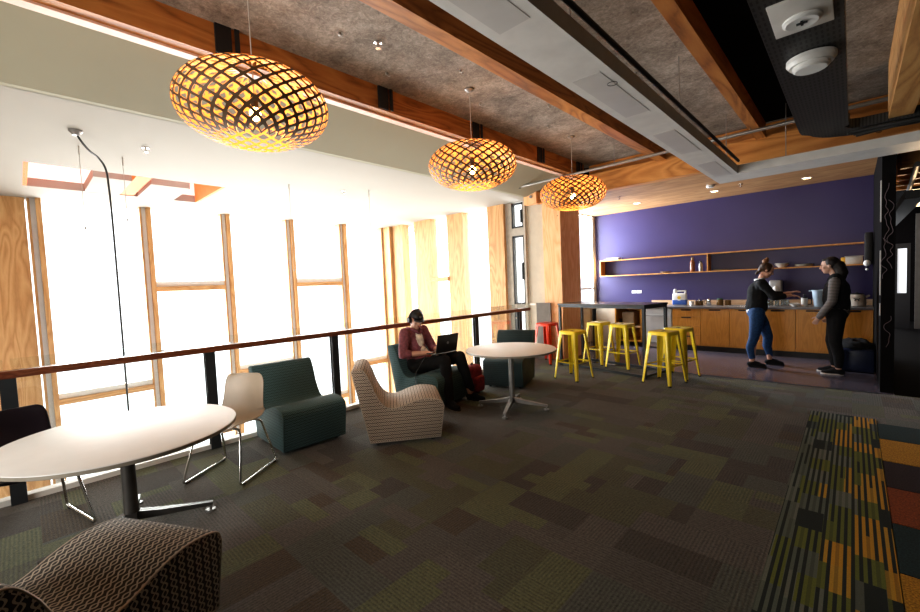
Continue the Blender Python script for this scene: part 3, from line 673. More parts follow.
# ------------------------------------------------------------ wave lounge chairs
PROF = [(-.151,.743),(-.134,.763),(-.096,.772),(-.06,.772),(-.034,.76),(-.005,.72),(.034,.635),(.07,.53),(.125,.43),(.17,.385),(.22,.366),(.27,.366),(.323,.378),(.428,.415),(.532,.435),(.62,.43),(.69,.415),(.728,.39),(.744,.342)]
def wave_chair(lab, loc, th, w, fab, pip, bh=1.0):
    t = thing('lounge_chair', lab, 'lounge chair', loc, R(th), 'wave profile lounge chairs')
    top = catmull([(x,0,z if z < .43 or x > .3 else .43+(z-.43)*bh) for x,z in PROF], 3)
    pts = [Vector((0,0,.03))] + top + [Vector((.697,0,.03))]
    # inset rim for a softly rounded side edge
    bm = bmesh.new(); uvl = bm.loops.layers.uv.new('UVMap')
    n = len(pts); cen = Vector((.33,0,.28))
    def inset(d):
        out = []
        for i in range(n):
            a = pts[i-1]; b = pts[(i+1)%n]; tn = (b-a).normalized(); nn = Vector((tn.z,0,-tn.x))
            out.append(pts[i]+nn*d)
        return out
    c1 = inset(.016)
    if (c1[5]-pts[5]).z > 0: c1 = inset(-.016)
    ring = []
    for y, P_ in ((-w/2,c1),(-w/2+.004,[p*.3+q*.7 for p,q in zip(c1,pts)]),(-w/2+.014,pts),(w/2-.014,pts),(w/2-.004,[p*.3+q*.7 for p,q in zip(c1,pts)]),(w/2,c1)):
        ring.append([bm.verts.new((p.x, y, p.z)) for p in P_])
    arc = [0]
    for i in range(1, n+1): arc.append(arc[-1]+(pts[i%n]-pts[i-1]).length)
    for r_ in range(5):
        for i in range(n):
            j = (i+1)%n
            f = bm.faces.new((ring[r_][i], ring[r_+1][i], ring[r_+1][j], ring[r_][j]))
            ys_ = [ring[r_][i].co.y, ring[r_+1][i].co.y]
            uv = [(ys_[0],arc[i]), (ys_[1],arc[i]), (ys_[1],arc[i+1]), (ys_[0],arc[i+1])]
            for l, q in zip(f.loops, uv): l[uvl].uv = q
    for r_ in (0, 5):
        f = bm.faces.new(ring[r_] if r_ == 5 else list(reversed(ring[r_])))
        for l in f.loops: l[uvl].uv = (l.vert.co.x, l.vert.co.z)
    bmesh.ops.recalc_face_normals(bm, faces=bm.faces)
    bmesh.ops.triangulate(bm, faces=[f for f in bm.faces if len(f.verts) > 4])
    finish(bm, 'upholstery', fab, t, 50)
    for y in (-w/2+.006, w/2-.006):
        bm = bmesh.new(); tube(bm, [Vector((p.x, y, p.z)) for p in [a*.35+b*.65 for a,b in zip(c1,pts)]], .0055, 6, True); finish(bm, 'piping', pip, t, 60)
    for x in (.07,.62):
        for y in (-w/2+.07, w/2-.07):
            bm = bmesh.new(); cyl(bm, (x,y,0), (x,y,.035), .022, seg=12); finish(bm, 'glide_foot', 'black', t, 40)
    return t
def side_origin(p, th, w):           # p: rear-bottom corner of the right-hand side
    a = R(th); return (p[0]-math.sin(a)*w/2, p[1]+math.cos(a)*w/2, 0)
wave_chair('wide teal patterned lounge chair facing the room, beside the beige sled chair', (-4.585,1.965,0), -2, .65, 'fab_teal', 'pipe_teal')
wave_chair('tan patterned lounge chair seen side on in front of the seated man', side_origin((-3.42,2.26),53,.62), 53, .62, 'fab_tan', 'pipe_tan')
wave_chair('teal patterned lounge chair the man with the laptop sits in', side_origin((-4.45,3.40),5,.64), 5, .64, 'fab_teal', 'pipe_teal')
a = R(-70); fb = Vector((-3.73,4.80)); cdir = Vector((math.cos(a), math.sin(a)))
wave_chair('dark teal lounge chair behind the farther round white table', (fb.x-cdir.x*.70, fb.y-cdir.y*.70, 0), -70, .60, 'fab_teal2', 'pipe_teal')
a = R(118); fr = Vector((-2.25,.60)); cdir = Vector((math.cos(a), math.sin(a))); lf = Vector((-cdir.y, cdir.x)); cc = fr-cdir*.73+lf*.31
wave_chair('brown chain-patterned lounge chair in the bottom left foreground', (cc.x, cc.y, 0), 118, .62, 'fab_brown', 'pipe_tan', .74)

# ------------------------------------------------------------ round tables
def round_table(lab, c, r, z, colm, feet, rleg, legm, hub=(0,0)):
    t = thing('round_table', lab, 'table', (c[0],c[1],0))
    bm = bmesh.new(); lathe(bm, [(r-.006,z-.028),(r,z-.024),(r,z-.006)], seg=96); finish(bm, 'table_edge', 'laminate_edge', t, 30)
    bm = bmesh.new(); lathe(bm, [(r-.001,z-.0055),(r-.002,z-.002),(r-.006,z)], seg=96); finish(bm, 'tabletop', 'laminate', t, 30)
    hx, hy = hub
    bm = bmesh.new(); lathe(bm, [(rleg*1.15,.09),(rleg*1.15,.10),(rleg,.16),(rleg*.92,z-.06),(.15,z-.045),(.15,z-.03)], (hx,hy,0), 24); finish(bm, 'pedestal', legm, t, 30)
    for a_ in feet:
        d = Vector((math.cos(R(a_)), math.sin(R(a_)), 0)); s = Vector((-d.y,d.x,0)); L = colm
        bm = bmesh.new(); h = Vector((hx,hy,0)); prevr = None
        for t_, zz, hw_, hh_ in ((0,.115,.028,.05),(.35,.088,.024,.036),(1,.055,.018,.018)):
            p = h+d*L*t_; rg = [bm.verts.new(p+s*sx*hw_+Vector((0,0,zz+sz*hh_))) for sx,sz in ((-1,-.6),(1,-.6),(1,.6),(-1,.6))]
            if prevr:
                for k in range(4): bm.faces.new((prevr[k], prevr[(k+1)%4], rg[(k+1)%4], rg[k]))
            else: bm.faces.new(list(reversed(rg)))
            prevr = rg
        bm.faces.new(prevr)
        lg = finish(bm, 'leg', legm, t)
        bm = bmesh.new(); e = h+d*(L-.015); cyl(bm, e+Vector((0,0,.0)), e+Vector((0,0,.014)), .032, seg=16); cyl(bm, e+Vector((0,0,.014)), e+Vector((0,0,.06)), .008, seg=8); finish(bm, 'glide_foot', 'grey_metal', lg, 40)
    return t
round_table('large round white table at left with a thick grey pedestal', (-3.38,.41), .625, .70, .46, (74,168,282,350), .042, 'table_leg', (-.10,.01))
round_table('smaller round white table beside the seated man', (-3.05,4.09), .55, .74, .43, (204,294,24,114), .034, 'grey_metal')

# ------------------------------------------------------------ sled chairs
def sled_chair(lab, loc, th, shell):
    t = thing('sled_chair', lab, 'chair', loc, R(th), 'sled base chairs')
    bm = bmesh.new(); prof = [(.22,.430,.19),(.20,.450,.205),(.12,.452,.215),(0,.440,.22),(-.10,.437,.222),(-.17,.452,.222),(-.215,.50,.215),(-.24,.58,.20),(-.262,.67,.195),(-.278,.75,.19),(-.285,.80,.17),(-.286,.815,.14)]
    rings = []; nn = 11
    P_ = catmull([(x,hw_,z) for x,z,hw_ in prof], 3)
    for i, p in enumerate(P_):
        tt = i/len(P_); row = []
        for k in range(nn):
            s_ = -1+2*k/(nn-1); curl = (abs(s_)**3)*(.025 if tt < .55 else -.0)
            fwd = (abs(s_)**2)*(.03 if tt > .5 else 0)
            row.append(bm.verts.new((p.x+fwd, p.y*s_, p.z+curl)))
        rings.append(row)
    for a_, b_ in zip(rings, rings[1:]):
        for k in range(nn-1): bm.faces.new((a_[k], a_[k+1], b_[k+1], b_[k]))
    o = finish(bm, 'seat_shell', shell, t, 180); m = o.modifiers.new('s','SOLIDIFY'); m.thickness = .012; m.offset = 0
    m = o.modifiers.new('b','SUBSURF'); m.levels = 1; m.render_levels = 1
    for s_ in (-1,1):
        y = .255*s_
        pts = fillet([(.10,.0*s_+.12*s_,.428),(.13,.20*s_,.425),(.25,y,.012),(-.27,y,.012),(-.15,.20*s_,.425),(-.12,.12*s_,.428)], .035, 4)
        bm = bmesh.new(); tube(bm, pts, .0095, 10); finish(bm, 'leg', 'chrome', t, 60)
        bm = bmesh.new(); 
        for x in (.2,-.22): bx(bm, (x,y,.006), (.04,.022,.012), bev=.003)
        finish(bm, 'glide_foot', 'rubber', t)
    bm = bmesh.new(); tube(bm, [(.10,-.13,.422),(.10,.13,.422)], .008, 8); tube(bm, [(-.12,-.13,.422),(-.12,.13,.422)], .008, 8); finish(bm, 'cross_bar', 'chrome', t, 60)
sled_chair('beige plastic shell chair with chrome sled legs at the large round table', (-3.92,1.17,0), -54, 'beige')
sled_chair('black plastic shell chair with chrome sled legs at the left edge', (-3.99,-.04,0), 13, 'blackp')

# ------------------------------------------------------------ metal stools
def make_stool(mat):
    t = thing('bar_stool', 'x', 'stool')
    Hs = .76; a = .155
    bm = bmesh.new()
    # pressed seat with rounded corners, turned-down skirt and a slot
    def rsq(h, z, rr, n=5):
        out = []
        for q,(sx,sy) in enumerate(((1,1),(-1,1),(-1,-1),(1,-1))):
            for k in range(n+1):
                ang = q*PI/2+k*PI/2/n; out.append(bm.verts.new((sx*(h-rr)+rr*math.cos(ang), sy*(h-rr)+rr*math.sin(ang), z)))
        return out
    R_ = [rsq(a+.006,Hs-.055,.035), rsq(a+.002,Hs-.012,.035), rsq(a-.005,Hs-.003,.035), rsq(a-.014,Hs,.03), rsq(a-.03,Hs-.004,.02)]
    for p, q in zip(R_, R_[1:]):
        for k in range(len(p)): bm.faces.new((p[k], p[(k+1)%len(p)], q[(k+1)%len(p)], q[k]))
    bm.faces.new(R_[-1])
    o = finish(bm, 'seat', mat, t, 40)
    bm = bmesh.new(); bx(bm, (0,0,Hs-.0035), (.035,.09,.002), bev=.0008); finish(bm, 'hand_slot', 'rubber', t)
    for sx, sy in ((1,1),(-1,1),(-1,-1),(1,-1)):
        bm = bmesh.new()
        top = Vector((sx*(a-.03), sy*(a-.03), Hs-.03)); bot = Vector((sx*.205, sy*.205, .012))
        pr_ = None
        for f_, wd in ((0,.042),(.35,.036),(1,.020)):
            c_ = top.lerp(bot, f_)
            # folded channel leg: outer corner and two flanges
            P4 = [Vector((sx*wd*.75,-sy*wd,0)), Vector((sx*wd*.75,sy*wd*.2,0)), Vector((sx*wd*.2,sy*wd*.75,0)), Vector((-sx*wd,sy*wd*.75,0)), Vector((-sx*wd*.95,sy*wd*.45,0)), Vector((sx*wd*.05,sy*wd*.3,0)), Vector((sx*wd*.3,sy*wd*.05,0)), Vector((sx*wd*.45,-sy*wd*.95,0))]
            rg = [bm.verts.new(c_+v) for v in P4]
            if pr_:
                for k in range(8): bm.faces.new((pr_[k], pr_[(k+1)%8], rg[(k+1)%8], rg[k]))
            else: bm.faces.new(rg)
            pr_ = rg
        bm.faces.new(list(reversed(pr_))); bmesh.ops.recalc_face_normals(bm, faces=bm.faces)
        lg = finish(bm, 'leg', mat, t, 50)
        bm = bmesh.new(); bx(bm, (bot.x,bot.y,.009), (.032,.032,.018), bev=.003); finish(bm, 'rubber_foot', 'rubber', lg)
    for (z, k) in ((.27,.178),):
        for p0, p1 in (((k,k),(-k,k)),((-k,k),(-k,-k)),((-k,-k),(k,-k)),((k,-k),(k,k))):
            bm = bmesh.new(); c_ = Vector(((p0[0]+p1[0])/2,(p0[1]+p1[1])/2,z)); d = (Vector((*p1,z))-Vector((*p0,z)))
            bx(bm, c_, (abs(d.x) if abs(d.x)>.01 else .004, abs(d.y) if abs(d.y)>.01 else .004, .020)); finish(bm, 'foot_rail', mat, t)
    bm = bmesh.new(); bx(bm, (0,0,.50), (.40,.003,.018), Euler((0,0,PI/4))); bx(bm, (0,0,.50), (.40,.003,.018), Euler((0,0,-PI/4))); 
    bm.free()
    return t
ys_ = make_stool('yellow'); rs_ = make_stool('red')
spots = [(-3.20,5.93,-8,'yellow metal stool in front of the bar table, nearest the smaller white table'),
         (-3.40,7.28,-12,'yellow metal stool tucked under the bar table, nearest the plywood column'),
         (-2.90,7.12,-6,'yellow metal stool tucked under the middle of the bar table'),
         (-1.99,6.36,-14,'yellow metal stool at the right end of the bar table, nearest the camera'),
         (-1.93,6.86,-10,'yellow metal stool behind another at the right end of the bar table')]
for i,(x,y,a_,lab) in enumerate(spots):
    o = ys_ if i == 0 else copy_tree(ys_)
    o.location = (x,y,0); o.rotation_euler = (0,0,R(a_)); o['label'] = lab; o['group'] = 'metal bar stools'
rs_.location = (-4.22,6.84,0); rs_.rotation_euler = (0,0,R(-5)); rs_['label'] = 'red metal stool beside the plywood column'; rs_['group'] = 'metal bar stools'

# ------------------------------------------------------------ bar table
t = thing('bar_table', 'tall black bar table on a thin square steel frame', 'table', (-3.90,6.72,0), R(-11))
W_, D_ = 1.66, .66; ZT = 1.13
box('tabletop', -.01, W_+.01, -.01, D_+.01, ZT-.025, ZT, 'bar_top', t, .003)
for x in (.02, W_-.02):
    for y in (.02, D_-.02):
        box('leg', x-.02, x+.02, y-.02, y+.02, 0, ZT-.03, 'steel_dark', t)
box('apron', 0, W_, 0, .04, ZT-.065, ZT-.026, 'steel_dark', t); box('apron', 0, W_, D_-.04, D_, ZT-.065, ZT-.026, 'steel_dark', t)
for x in (0, W_-.04): box('side_rail', x, x+.04, .04, D_-.04, ZT-.065, ZT-.026, 'steel_dark', t)
box('stretcher', .04, W_-.04, 0, .04, .02, .055, 'steel_dark', t); box('stretcher', .04, W_-.04, D_-.04, D_, .02, .055, 'steel_dark', t)
for x in (0, W_-.04): box('stretcher', x, x+.04, .04, D_-.04, .02, .055, 'steel_dark', t)
# white poseur table beyond
t = thing('round_bar_table', 'white topped tall round table by the kitchen window behind the bar table', 'table', (-4.12,8.62,0))
bm = bmesh.new(); lathe(bm, [(.42,.93),(.44,.94),(.44,.955),(.435,.96)], seg=48); finish(bm, 'tabletop', 'laminate', t, 30)
bm = bmesh.new(); lathe(bm, [(.24,0),(.24,.015),(.05,.03),(.04,.05),(.04,.93)], seg=24); finish(bm, 'pedestal', 'black', t, 30)

# ------------------------------------------------------------ kitchen units
YC = 9.42; YW = 10.095
def unit(name, lab, x0, x1, kind):
    t = thing(name, lab, 'cabinet', (x0,YC,0), 0, 'kitchen base cabinets'); w_ = x1-x0
    if kind == 'open':
        bm = bmesh.new(); d_ = YW-YC
        b2(bm, 0, .03, 0, d_, .1, .86); b2(bm, w_-.03, w_, 0, d_, .1, .86); b2(bm, .03, w_-.03, d_-.02, d_, .1, .86); b2(bm, .03, w_-.03, 0, d_-.02, .1, .13)
        finish(bm, 'carcass', 'cab', t); box('shelf', .03, w_-.03, .02, d_-.02, .42, .445, 'splash', t)
    else: box('carcass', .002, w_-.002, .022, YW-YC, .1, .86, 'cab', t)
    box('kickboard', 0, w_, .06, .08, 0, .1, 'black', t)
    if kind == 'drawers':
        hs = [.855,.70,.50,.31,.115]
        for a_, b_ in zip(hs, hs[1:]):
            d = box('drawer', .004, w_-.004, 0, .021, b_+.003, a_-.003, 'cab', t, .002)
            box('handle', w_*.5-.09, w_*.5+.09, -.006, -.0005, a_-.035, a_-.012, 'black', d)
    if kind == 'door':
        d = box('door', .004, w_-.004, 0, .021, .115, .852, 'cab', t, .002)
        box('handle', w_*.5-.10, w_*.5+.10, -.006, -.0005, .822, .845, 'black', d)
    return t
unit('open_cabinet', 'open orange shelf unit under the counter behind the bar table', -4.00, -3.40, 'open')
t = thing('dishwasher', 'white dishwasher under the counter', 'dishwasher', (-3.38,YC,0))
box('body', .002, .598, .022, .67, .02, .86, 'white_app', t); box('door', .01, .59, 0, .021, .12, .74, 'white_app', t, .004); box('control_panel', .01, .59, 0, .021, .75, .855, 'white_app', t, .004)
bm = bmesh.new(); tube(bm, [(.08,-.02,.70),(.52,-.02,.70)], .008, 8); finish(bm, 'handle', 'grey_metal', t, 40)
bm = bmesh.new(); bx(bm, (.06,-.002,.80), (.03,.004,.02)); finish(bm, 'badge', 'black', t)
unit('drawer_cabinet', 'orange four drawer cabinet next to the white dishwasher', -2.77, -2.24, 'drawers')
xs = [-2.24,-1.74,-1.24,-.74,-.25,.245]
labs = ['orange kitchen cabinet door right of the drawers','orange kitchen cabinet left of the woman in jeans','orange kitchen cabinet behind the woman in jeans','orange kitchen cabinet between the two women','orange kitchen cabinet at the right end by the dark tub']
for a_, b_, lb in zip(xs, xs[1:], labs): unit('door_cabinet', lb, a_, b_, 'door')
tag(box('worktop', -4.02, .248, YC-.02, YW-.021, .862, .90, 'worktop', None, .003), 'long dark worktop running over the orange cabinets', 'worktop')
struct(box('trim_30', -3.4, .248, YW-.02, YW+.003, .862, 1.0, 'splash'), 'pale timber upstand behind the worktop')
struct(box('wall_low', -4.75, -4.02, 9.70, 9.74, 0, .955, 'cream'), 'beige low wall under the kitchen window')
# wall shelf box
t = thing('wall_shelf', 'long orange plywood open shelf box on the violet wall', 'shelf', (0,0,0))
SX0, SX1, SY, SZ0, SZ1 = -4.53, .20, 9.84, 1.615, 1.985
box('top_board', SX0, SX1, SY, 10.098, SZ1-.022, SZ1, 'shelf', t); box('bottom_board', SX0, SX1, SY, 10.098, SZ0-.022, SZ0, 'shelf', t)
for x in (SX0, -2.21, SX1-.022): box('upright', x, x+.022, SY, 10.098, SZ0, SZ1-.022, 'shelf', t)
for x in (-3.86,-3.74):
    t = thing('power_outlet', 'white double wall socket on the violet wall, %s of the pair' % ('left' if x < -3.8 else 'right'), 'socket', (x*.985,10.095,1.20))
    box('plate', -.055, .055, -.008, 0, -.035, .035, 'white_pl', t, .003); box('rocker', -.02, .02, -.011, -.0085, -.012, .012, 'white_pl', t)

# counter clutter ---------------------------------------------------------
def lobj(name, prof, x, y, z, mat, lab, cat, seg=20, group=None, cap=True):
    bm = bmesh.new(); lathe(bm, prof, (0,0,0), seg, cap); o = tag(finish(bm, name, mat, None, 40), lab, cat, group); o.location = (x,y,z); return o
ZT_ = .901
t = thing('detergent_jug', 'white and blue plastic detergent jug on the worktop', 'jug', (-2.72,9.80,ZT_), R(4))
bm = bmesh.new(); bx(bm, (0,0,.13), (.27,.15,.26), bev=.025, seg=3); bx(bm, (-.09,0,.29), (.08,.06,.08), bev=.02); bx(bm, (.03,0,.31), (.20,.045,.03), bev=.012); bx(bm, (.11,0,.28), (.04,.045,.06), bev=.012); finish(bm, 'body', 'white_pl', t, 40)
bm = bmesh.new(); bx(bm, (0,-.002,.07), (.274,.152,.12), bev=.02, seg=3); finish(bm, 'label_band', plain('blue label', (.03,.10,.38), .4), t, 40)
bm = bmesh.new(); cyl(bm, (.0,-.0765,.165), (.0,-.079,.165), .058, seg=24); finish(bm, 'label_disc', 'white_pl', t)
bm = bmesh.new(); cyl(bm, (.0,-.0795,.17), (.0,-.081,.17), .035, seg=24); finish(bm, 'label_emblem', plain('yellow emblem', (.75,.55,.05), .5), t)
bm = bmesh.new(); cyl(bm, (-.09,0,.325), (-.09,0,.355), .026); finish(bm, 'cap', 'white_pl', t, 40)
cup = [(.03,0),(.036,.004),(.042,.09),(.04,.09),(.034,.01)]
lobj('mug', cup, -2.47,9.72,ZT_,'white_pl','small white mug right of the detergent jug','mug')
t = thing('glass_canister', 'squat glass canister with a steel lid on the worktop', 'canister', (-2.36,9.86,ZT_))
bm = bmesh.new(); lathe(bm, [(.07,0),(.075,.01),(.075,.09)]); finish(bm, 'body', 'amber', t, 40); bm = bmesh.new(); lathe(bm, [(.077,.09),(.077,.11),(.02,.118),(.015,.135)]); finish(bm, 'lid', 'chrome', t, 40)
t = thing('steel_shaker', 'small steel pot with a handle on the worktop', 'pot', (-2.17,9.80,ZT_))
bm = bmesh.new(); lathe(bm, [(.045,0),(.048,.005),(.04,.12),(.02,.14)]); finish(bm, 'body', 'chrome', t, 40); bm = bmesh.new(); tube(bm, fillet([(-.04,0,.11),(-.09,0,.10),(-.08,0,.04),(-.045,0,.03)],.02), .006, 8); finish(bm, 'handle', 'black', t, 60)
t = thing('food_canister', 'dark jar with a green lid on the worktop', 'jar', (-1.98,9.84,ZT_))
bm = bmesh.new(); lathe(bm, [(.055,0),(.06,.006),(.06,.11),(.05,.12)]); finish(bm, 'body', 'amber', t, 40); bm = bmesh.new(); lathe(bm, [(.053,.12),(.053,.14),(.0005,.142)]); finish(bm, 'lid', plain('green lid', (.01,.09,.05), .4), t, 40)
lobj('tea_tin', [(.05,0),(.052,.004),(.052,.10),(.045,.107)], -1.84,9.86,ZT_,'amber','small dark tin next to the green lidded jar','tin')
t = thing('sink_mixer_tap', 'tall chrome kitchen tap left of the woman in jeans', 'tap', (-1.44,9.80,ZT_))
bm = bmesh.new(); lathe(bm, [(.03,0),(.03,.02),(.022,.03),(.022,.24),(.018,.25)]); finish(bm, 'body', 'chrome', t, 40)
bm = bmesh.new(); tube(bm, fillet([(0,0,.2),(.0,-.04,.30),(0,-.20,.30),(0,-.21,.24)],.06), .012, 10); finish(bm, 'spout', 'chrome', t, 60)
bm = bmesh.new(); tube(bm, [(.02,0,.2),(.09,0,.34)], .009, 8); sph(bm, (.09,0,.34), .014); finish(bm, 'lever', 'chrome', t, 60)
t = thing('steel_sink', 'low steel sink rim set on the worktop', 'sink', (-1.66,9.72,.9005))
bm = bmesh.new(); 
for (x0,x1,y0,y1) in ((-.24,.24,-.2,-.17),(-.24,.24,.17,.2),(-.24,-.21,-.17,.17),(.21,.24,-.17,.17)): b2(bm, x0,x1,y0,y1,0,.008)
finish(bm, 'rim', 'chrome', t); box('basin', -.21,.21,-.17,.17,0,.003,'grey_metal', t)
t = thing('towel_dispenser', 'white towel dispenser on the violet wall behind the women', 'dispenser', (-1.08,10.02,1.22))
bm = bmesh.new(); bx(bm, (0,0,0), (.20,.14,.32), bev=.03, seg=3); finish(bm, 'body', plain('grey white casing', (.42,.40,.38), .4), t, 40)
bm = bmesh.new(); sph(bm, (0,-.05,-.03), (.055,.05,.09)); finish(bm, 'front_cover', 'white_pl', t, 180)
gl = [(.028,0),(.032,.004),(.036,.12),(.034,.12),(.03,.012)]
for i,(x,y) in enumerate([(-1.22,9.70),(-1.12,9.76),(-1.03,9.70),(-.95,9.78),(-.88,9.70),(-1.16,9.62)]):
    lobj('drinking_glass', gl, x,y,ZT_,'drink_glass','clear drinking glass standing on the worktop between the women','glass',16,'clear glasses on the worktop')
for i,(x,y) in enumerate([(-.80,9.84),(-.76,9.56)]):
    lobj('small_bowl', [(.03,0),(.065,.035),(.075,.05),(.07,.05),(.03,.008)], x,y,ZT_,'crock','low %s bowl on the worktop between the women' % ('left' if not i else 'right'),'bowl',20,'bowls on the worktop')
t = thing('coffee_plunger', 'small dark coffee plunger on the worktop left of the pale pitcher', 'coffee plunger', (-.63,9.62,ZT_))
bm = bmesh.new(); lathe(bm, [(.045,0),(.047,.005),(.047,.15)]); finish(bm, 'body', 'crock', t, 40); bm = bmesh.new(); lathe(bm, [(.05,.15),(.05,.165),(.01,.175),(.01,.20),(.018,.205),(.018,.22)]); finish(bm, 'lid', 'black', t, 40)
bm = bmesh.new(); tube(bm, fillet([(.045,0,.14),(.10,0,.13),(.10,0,.04),(.048,0,.03)],.02), .008, 8); finish(bm, 'handle', 'black', t, 60)
t = thing('pitcher', 'tall pale blue plastic pitcher on the worktop beside the woman in the vest', 'pitcher', (-.44,9.62,ZT_))
bm = bmesh.new(); lathe(bm, [(.06,0),(.064,.006),(.085,.26),(.10,.29),(.096,.29),(.08,.25),(.06,.012)]); finish(bm, 'body', 'cup_blue', t, 40)
bm = bmesh.new(); tube(bm, fillet([(.085,0,.26),(.15,0,.25),(.14,0,.09),(.07,0,.07)],.04), .012, 8); finish(bm, 'handle', 'cup_blue', t, 60)
bm = bmesh.new(); bx(bm, (-.11,0,.275), (.04,.04,.02), bev=.008); finish(bm, 'spout', 'cup_blue', t)
t = thing('kettle', 'cream rounded kettle with a dark emblem at the right end of the worktop', 'kettle', (.05,9.68,ZT_))
bm = bmesh.new(); lathe(bm, [(.10,0),(.115,.01),(.118,.06),(.105,.18),(.085,.205)], seg=28); finish(bm, 'body', 'crock', t, 40)
bm = bmesh.new(); lathe(bm, [(.086,.205),(.07,.22),(.015,.225),(.015,.245)]); finish(bm, 'lid', 'black', t, 40)
bm = bmesh.new(); tube(bm, fillet([(-.10,0,.18),(-.17,0,.18),(-.19,0,.08),(-.11,0,.04)],.04), .012, 8); finish(bm, 'handle', 'crock', t, 60)
bm = bmesh.new(); bx(bm, (.13,0,.17), (.06,.03,.03), Euler((0,-.5,0)), bev=.01); finish(bm, 'spout', 'crock', t)
bm = bmesh.new()
for s_ in (-1,1): cyl(bm, (s_*.03,-.117,.10), (0,-.119,.13), .008, .004, 6); cyl(bm, (s_*.04,-.114,.14), (s_*.01,-.117,.12), .008, .004, 6)
finish(bm, 'emblem', 'steel_dark', t)
# shelf goods
for i in range(2):
    bm = bmesh.new(); bx(bm, (0,0,.012), (.34-.05*i,.20,.022), bev=.003)
    o = tag(finish(bm, 'paper_stack', 'white_pl'), 'flat white packet on the left end of the wall shelf top, %s' % ('lower' if i == 0 else 'upper'), 'packet', 'packets on the shelf'); o.location = (-4.25+.03*i,9.96,SZ1+.001+.025*i)
t = thing('spice_bottle', 'tall brown bottle on the wall shelf left of the divider', 'bottle', (-2.50,9.93,SZ0+.001)); bm = bmesh.new(); lathe(bm, [(.045,0),(.048,.01),(.048,.20),(.025,.25)]); finish(bm, 'body', plain('brown glass', (.22,.08,.03), .3), t, 40); bm = bmesh.new(); lathe(bm, [(.026,.25),(.026,.30),(.02,.305)]); finish(bm, 'cap', 'cardboard', t, 40)
t = thing('steel_bottle', 'grey steel bottle on the wall shelf next to the brown bottle', 'bottle', (-2.34,9.92,SZ0+.001)); bm = bmesh.new(); lathe(bm, [(.038,0),(.04,.008),(.04,.15),(.022,.18)]); finish(bm, 'body', 'grey_metal', t, 40); bm = bmesh.new(); lathe(bm, [(.023,.18),(.023,.215),(.018,.22)]); finish(bm, 'cap', 'black', t, 40)
lobj('serving_dish', [(.05,0),(.10,.02),(.11,.03),(.105,.03),(.05,.006)], -3.05,9.95,SZ0+.001,'cardboard','low brown dish on the left half of the wall shelf','dish')
lobj('flat_dish', [(.05,0),(.13,.012),(.14,.02),(.135,.02),(.05,.005)], -1.98,9.96,SZ0+.001,'cardboard','flat brown dish on the wall shelf right of the divider','dish')
for i in range(2):
    lobj('stacked_bowl', [(.05,0),(.10,.05),(.115,.06),(.11,.06),(.05,.01)], -.98,9.95,SZ0+.001+.022*i,'crock','cream bowl on the wall shelf above the woman in jeans, %s of two stacked' % ('lower' if i == 0 else 'upper'),'bowl',24,'stacked bowls')
for i in range(4):
    lobj('plate', [(.06,0),(.13,.012),(.135,.016),(.13,.016),(.06,.004)], -.66,9.96,SZ0+.001+.010*i,'crock','grey plate in the low stack on the wall shelf between the women','plate',24,'plates stacked on the shelf')
t = thing('food_tub', 'clear tub with a yellow end on the right of the wall shelf', 'tub', (-.02,9.95,SZ0+.001)); bm = bmesh.new(); bx(bm, (.03,0,.065), (.22,.15,.13), bev=.012); finish(bm, 'body', 'crock', t, 40); bm = bmesh.new(); bx(bm, (-.10,0,.065), (.07,.14,.12), bev=.008); finish(bm, 'yellow_end', 'tub_y', t, 40); bm = bmesh.new(); bx(bm, (.03,0,.137), (.24,.17,.012), bev=.004); finish(bm, 'lid', 'lens', t)
# things in the open cabinet
tag(box('storage_carton', -3.86,-3.60,9.50,9.80,.446,.76,'cardboard',None,.008), 'plain cardboard carton in the open orange shelf unit', 'carton')
t = thing('water_boiler', 'black small water boiler beside the carton in the open unit', 'boiler', (-3.94+.02,9.56,.446)); bm = bmesh.new(); lathe(bm, [(.03,0),(.035,.01),(.035,.10),(.02,.13)]); finish(bm, 'body', 'black', t, 40); bm = bmesh.new(); lathe(bm, [(.021,.13),(.024,.15),(.0005,.16)]); finish(bm, 'lid', 'black', t, 40)
# wall phone-like black unit with white knob, on the end wall
t = thing('wall_intercom', 'black wall box with a white handset hanging by the right end of the shelf', 'intercom', (.235,9.62,1.86))
bm = bmesh.new(); bx(bm, (-.05,0,0), (.10,.26,.52), bev=.02); finish(bm, 'casing', 'black', t, 40)
bm = bmesh.new(); sph(bm, (-.07,-.15,-.24), (.045,.04,.05)); sph(bm, (-.07,-.16,-.34), (.02,.02,.02)); finish(bm, 'handset', 'white_pl', t, 180)
# dark tub with black bag beside the pier
t = thing('rubbish_tub', 'dark blue tub lined with a black bag beside the black end wall', 'bin', (.03,8.78,0))
bm = bmesh.new(); bx(bm, (0,0,.17), (.42,.62,.34), bev=.03); finish(bm, 'tub', 'navy', t, 40)
bm = bmesh.new(); sph(bm, (0,0,.36), (.22,.31,.10), u=24, v=12)
for v in bm.verts: v.co += Vector((random.uniform(-.015,.015), random.uniform(-.015,.015), random.uniform(-.02,.02)))
finish(bm, 'bin_bag', 'black_cloth', t, 180)
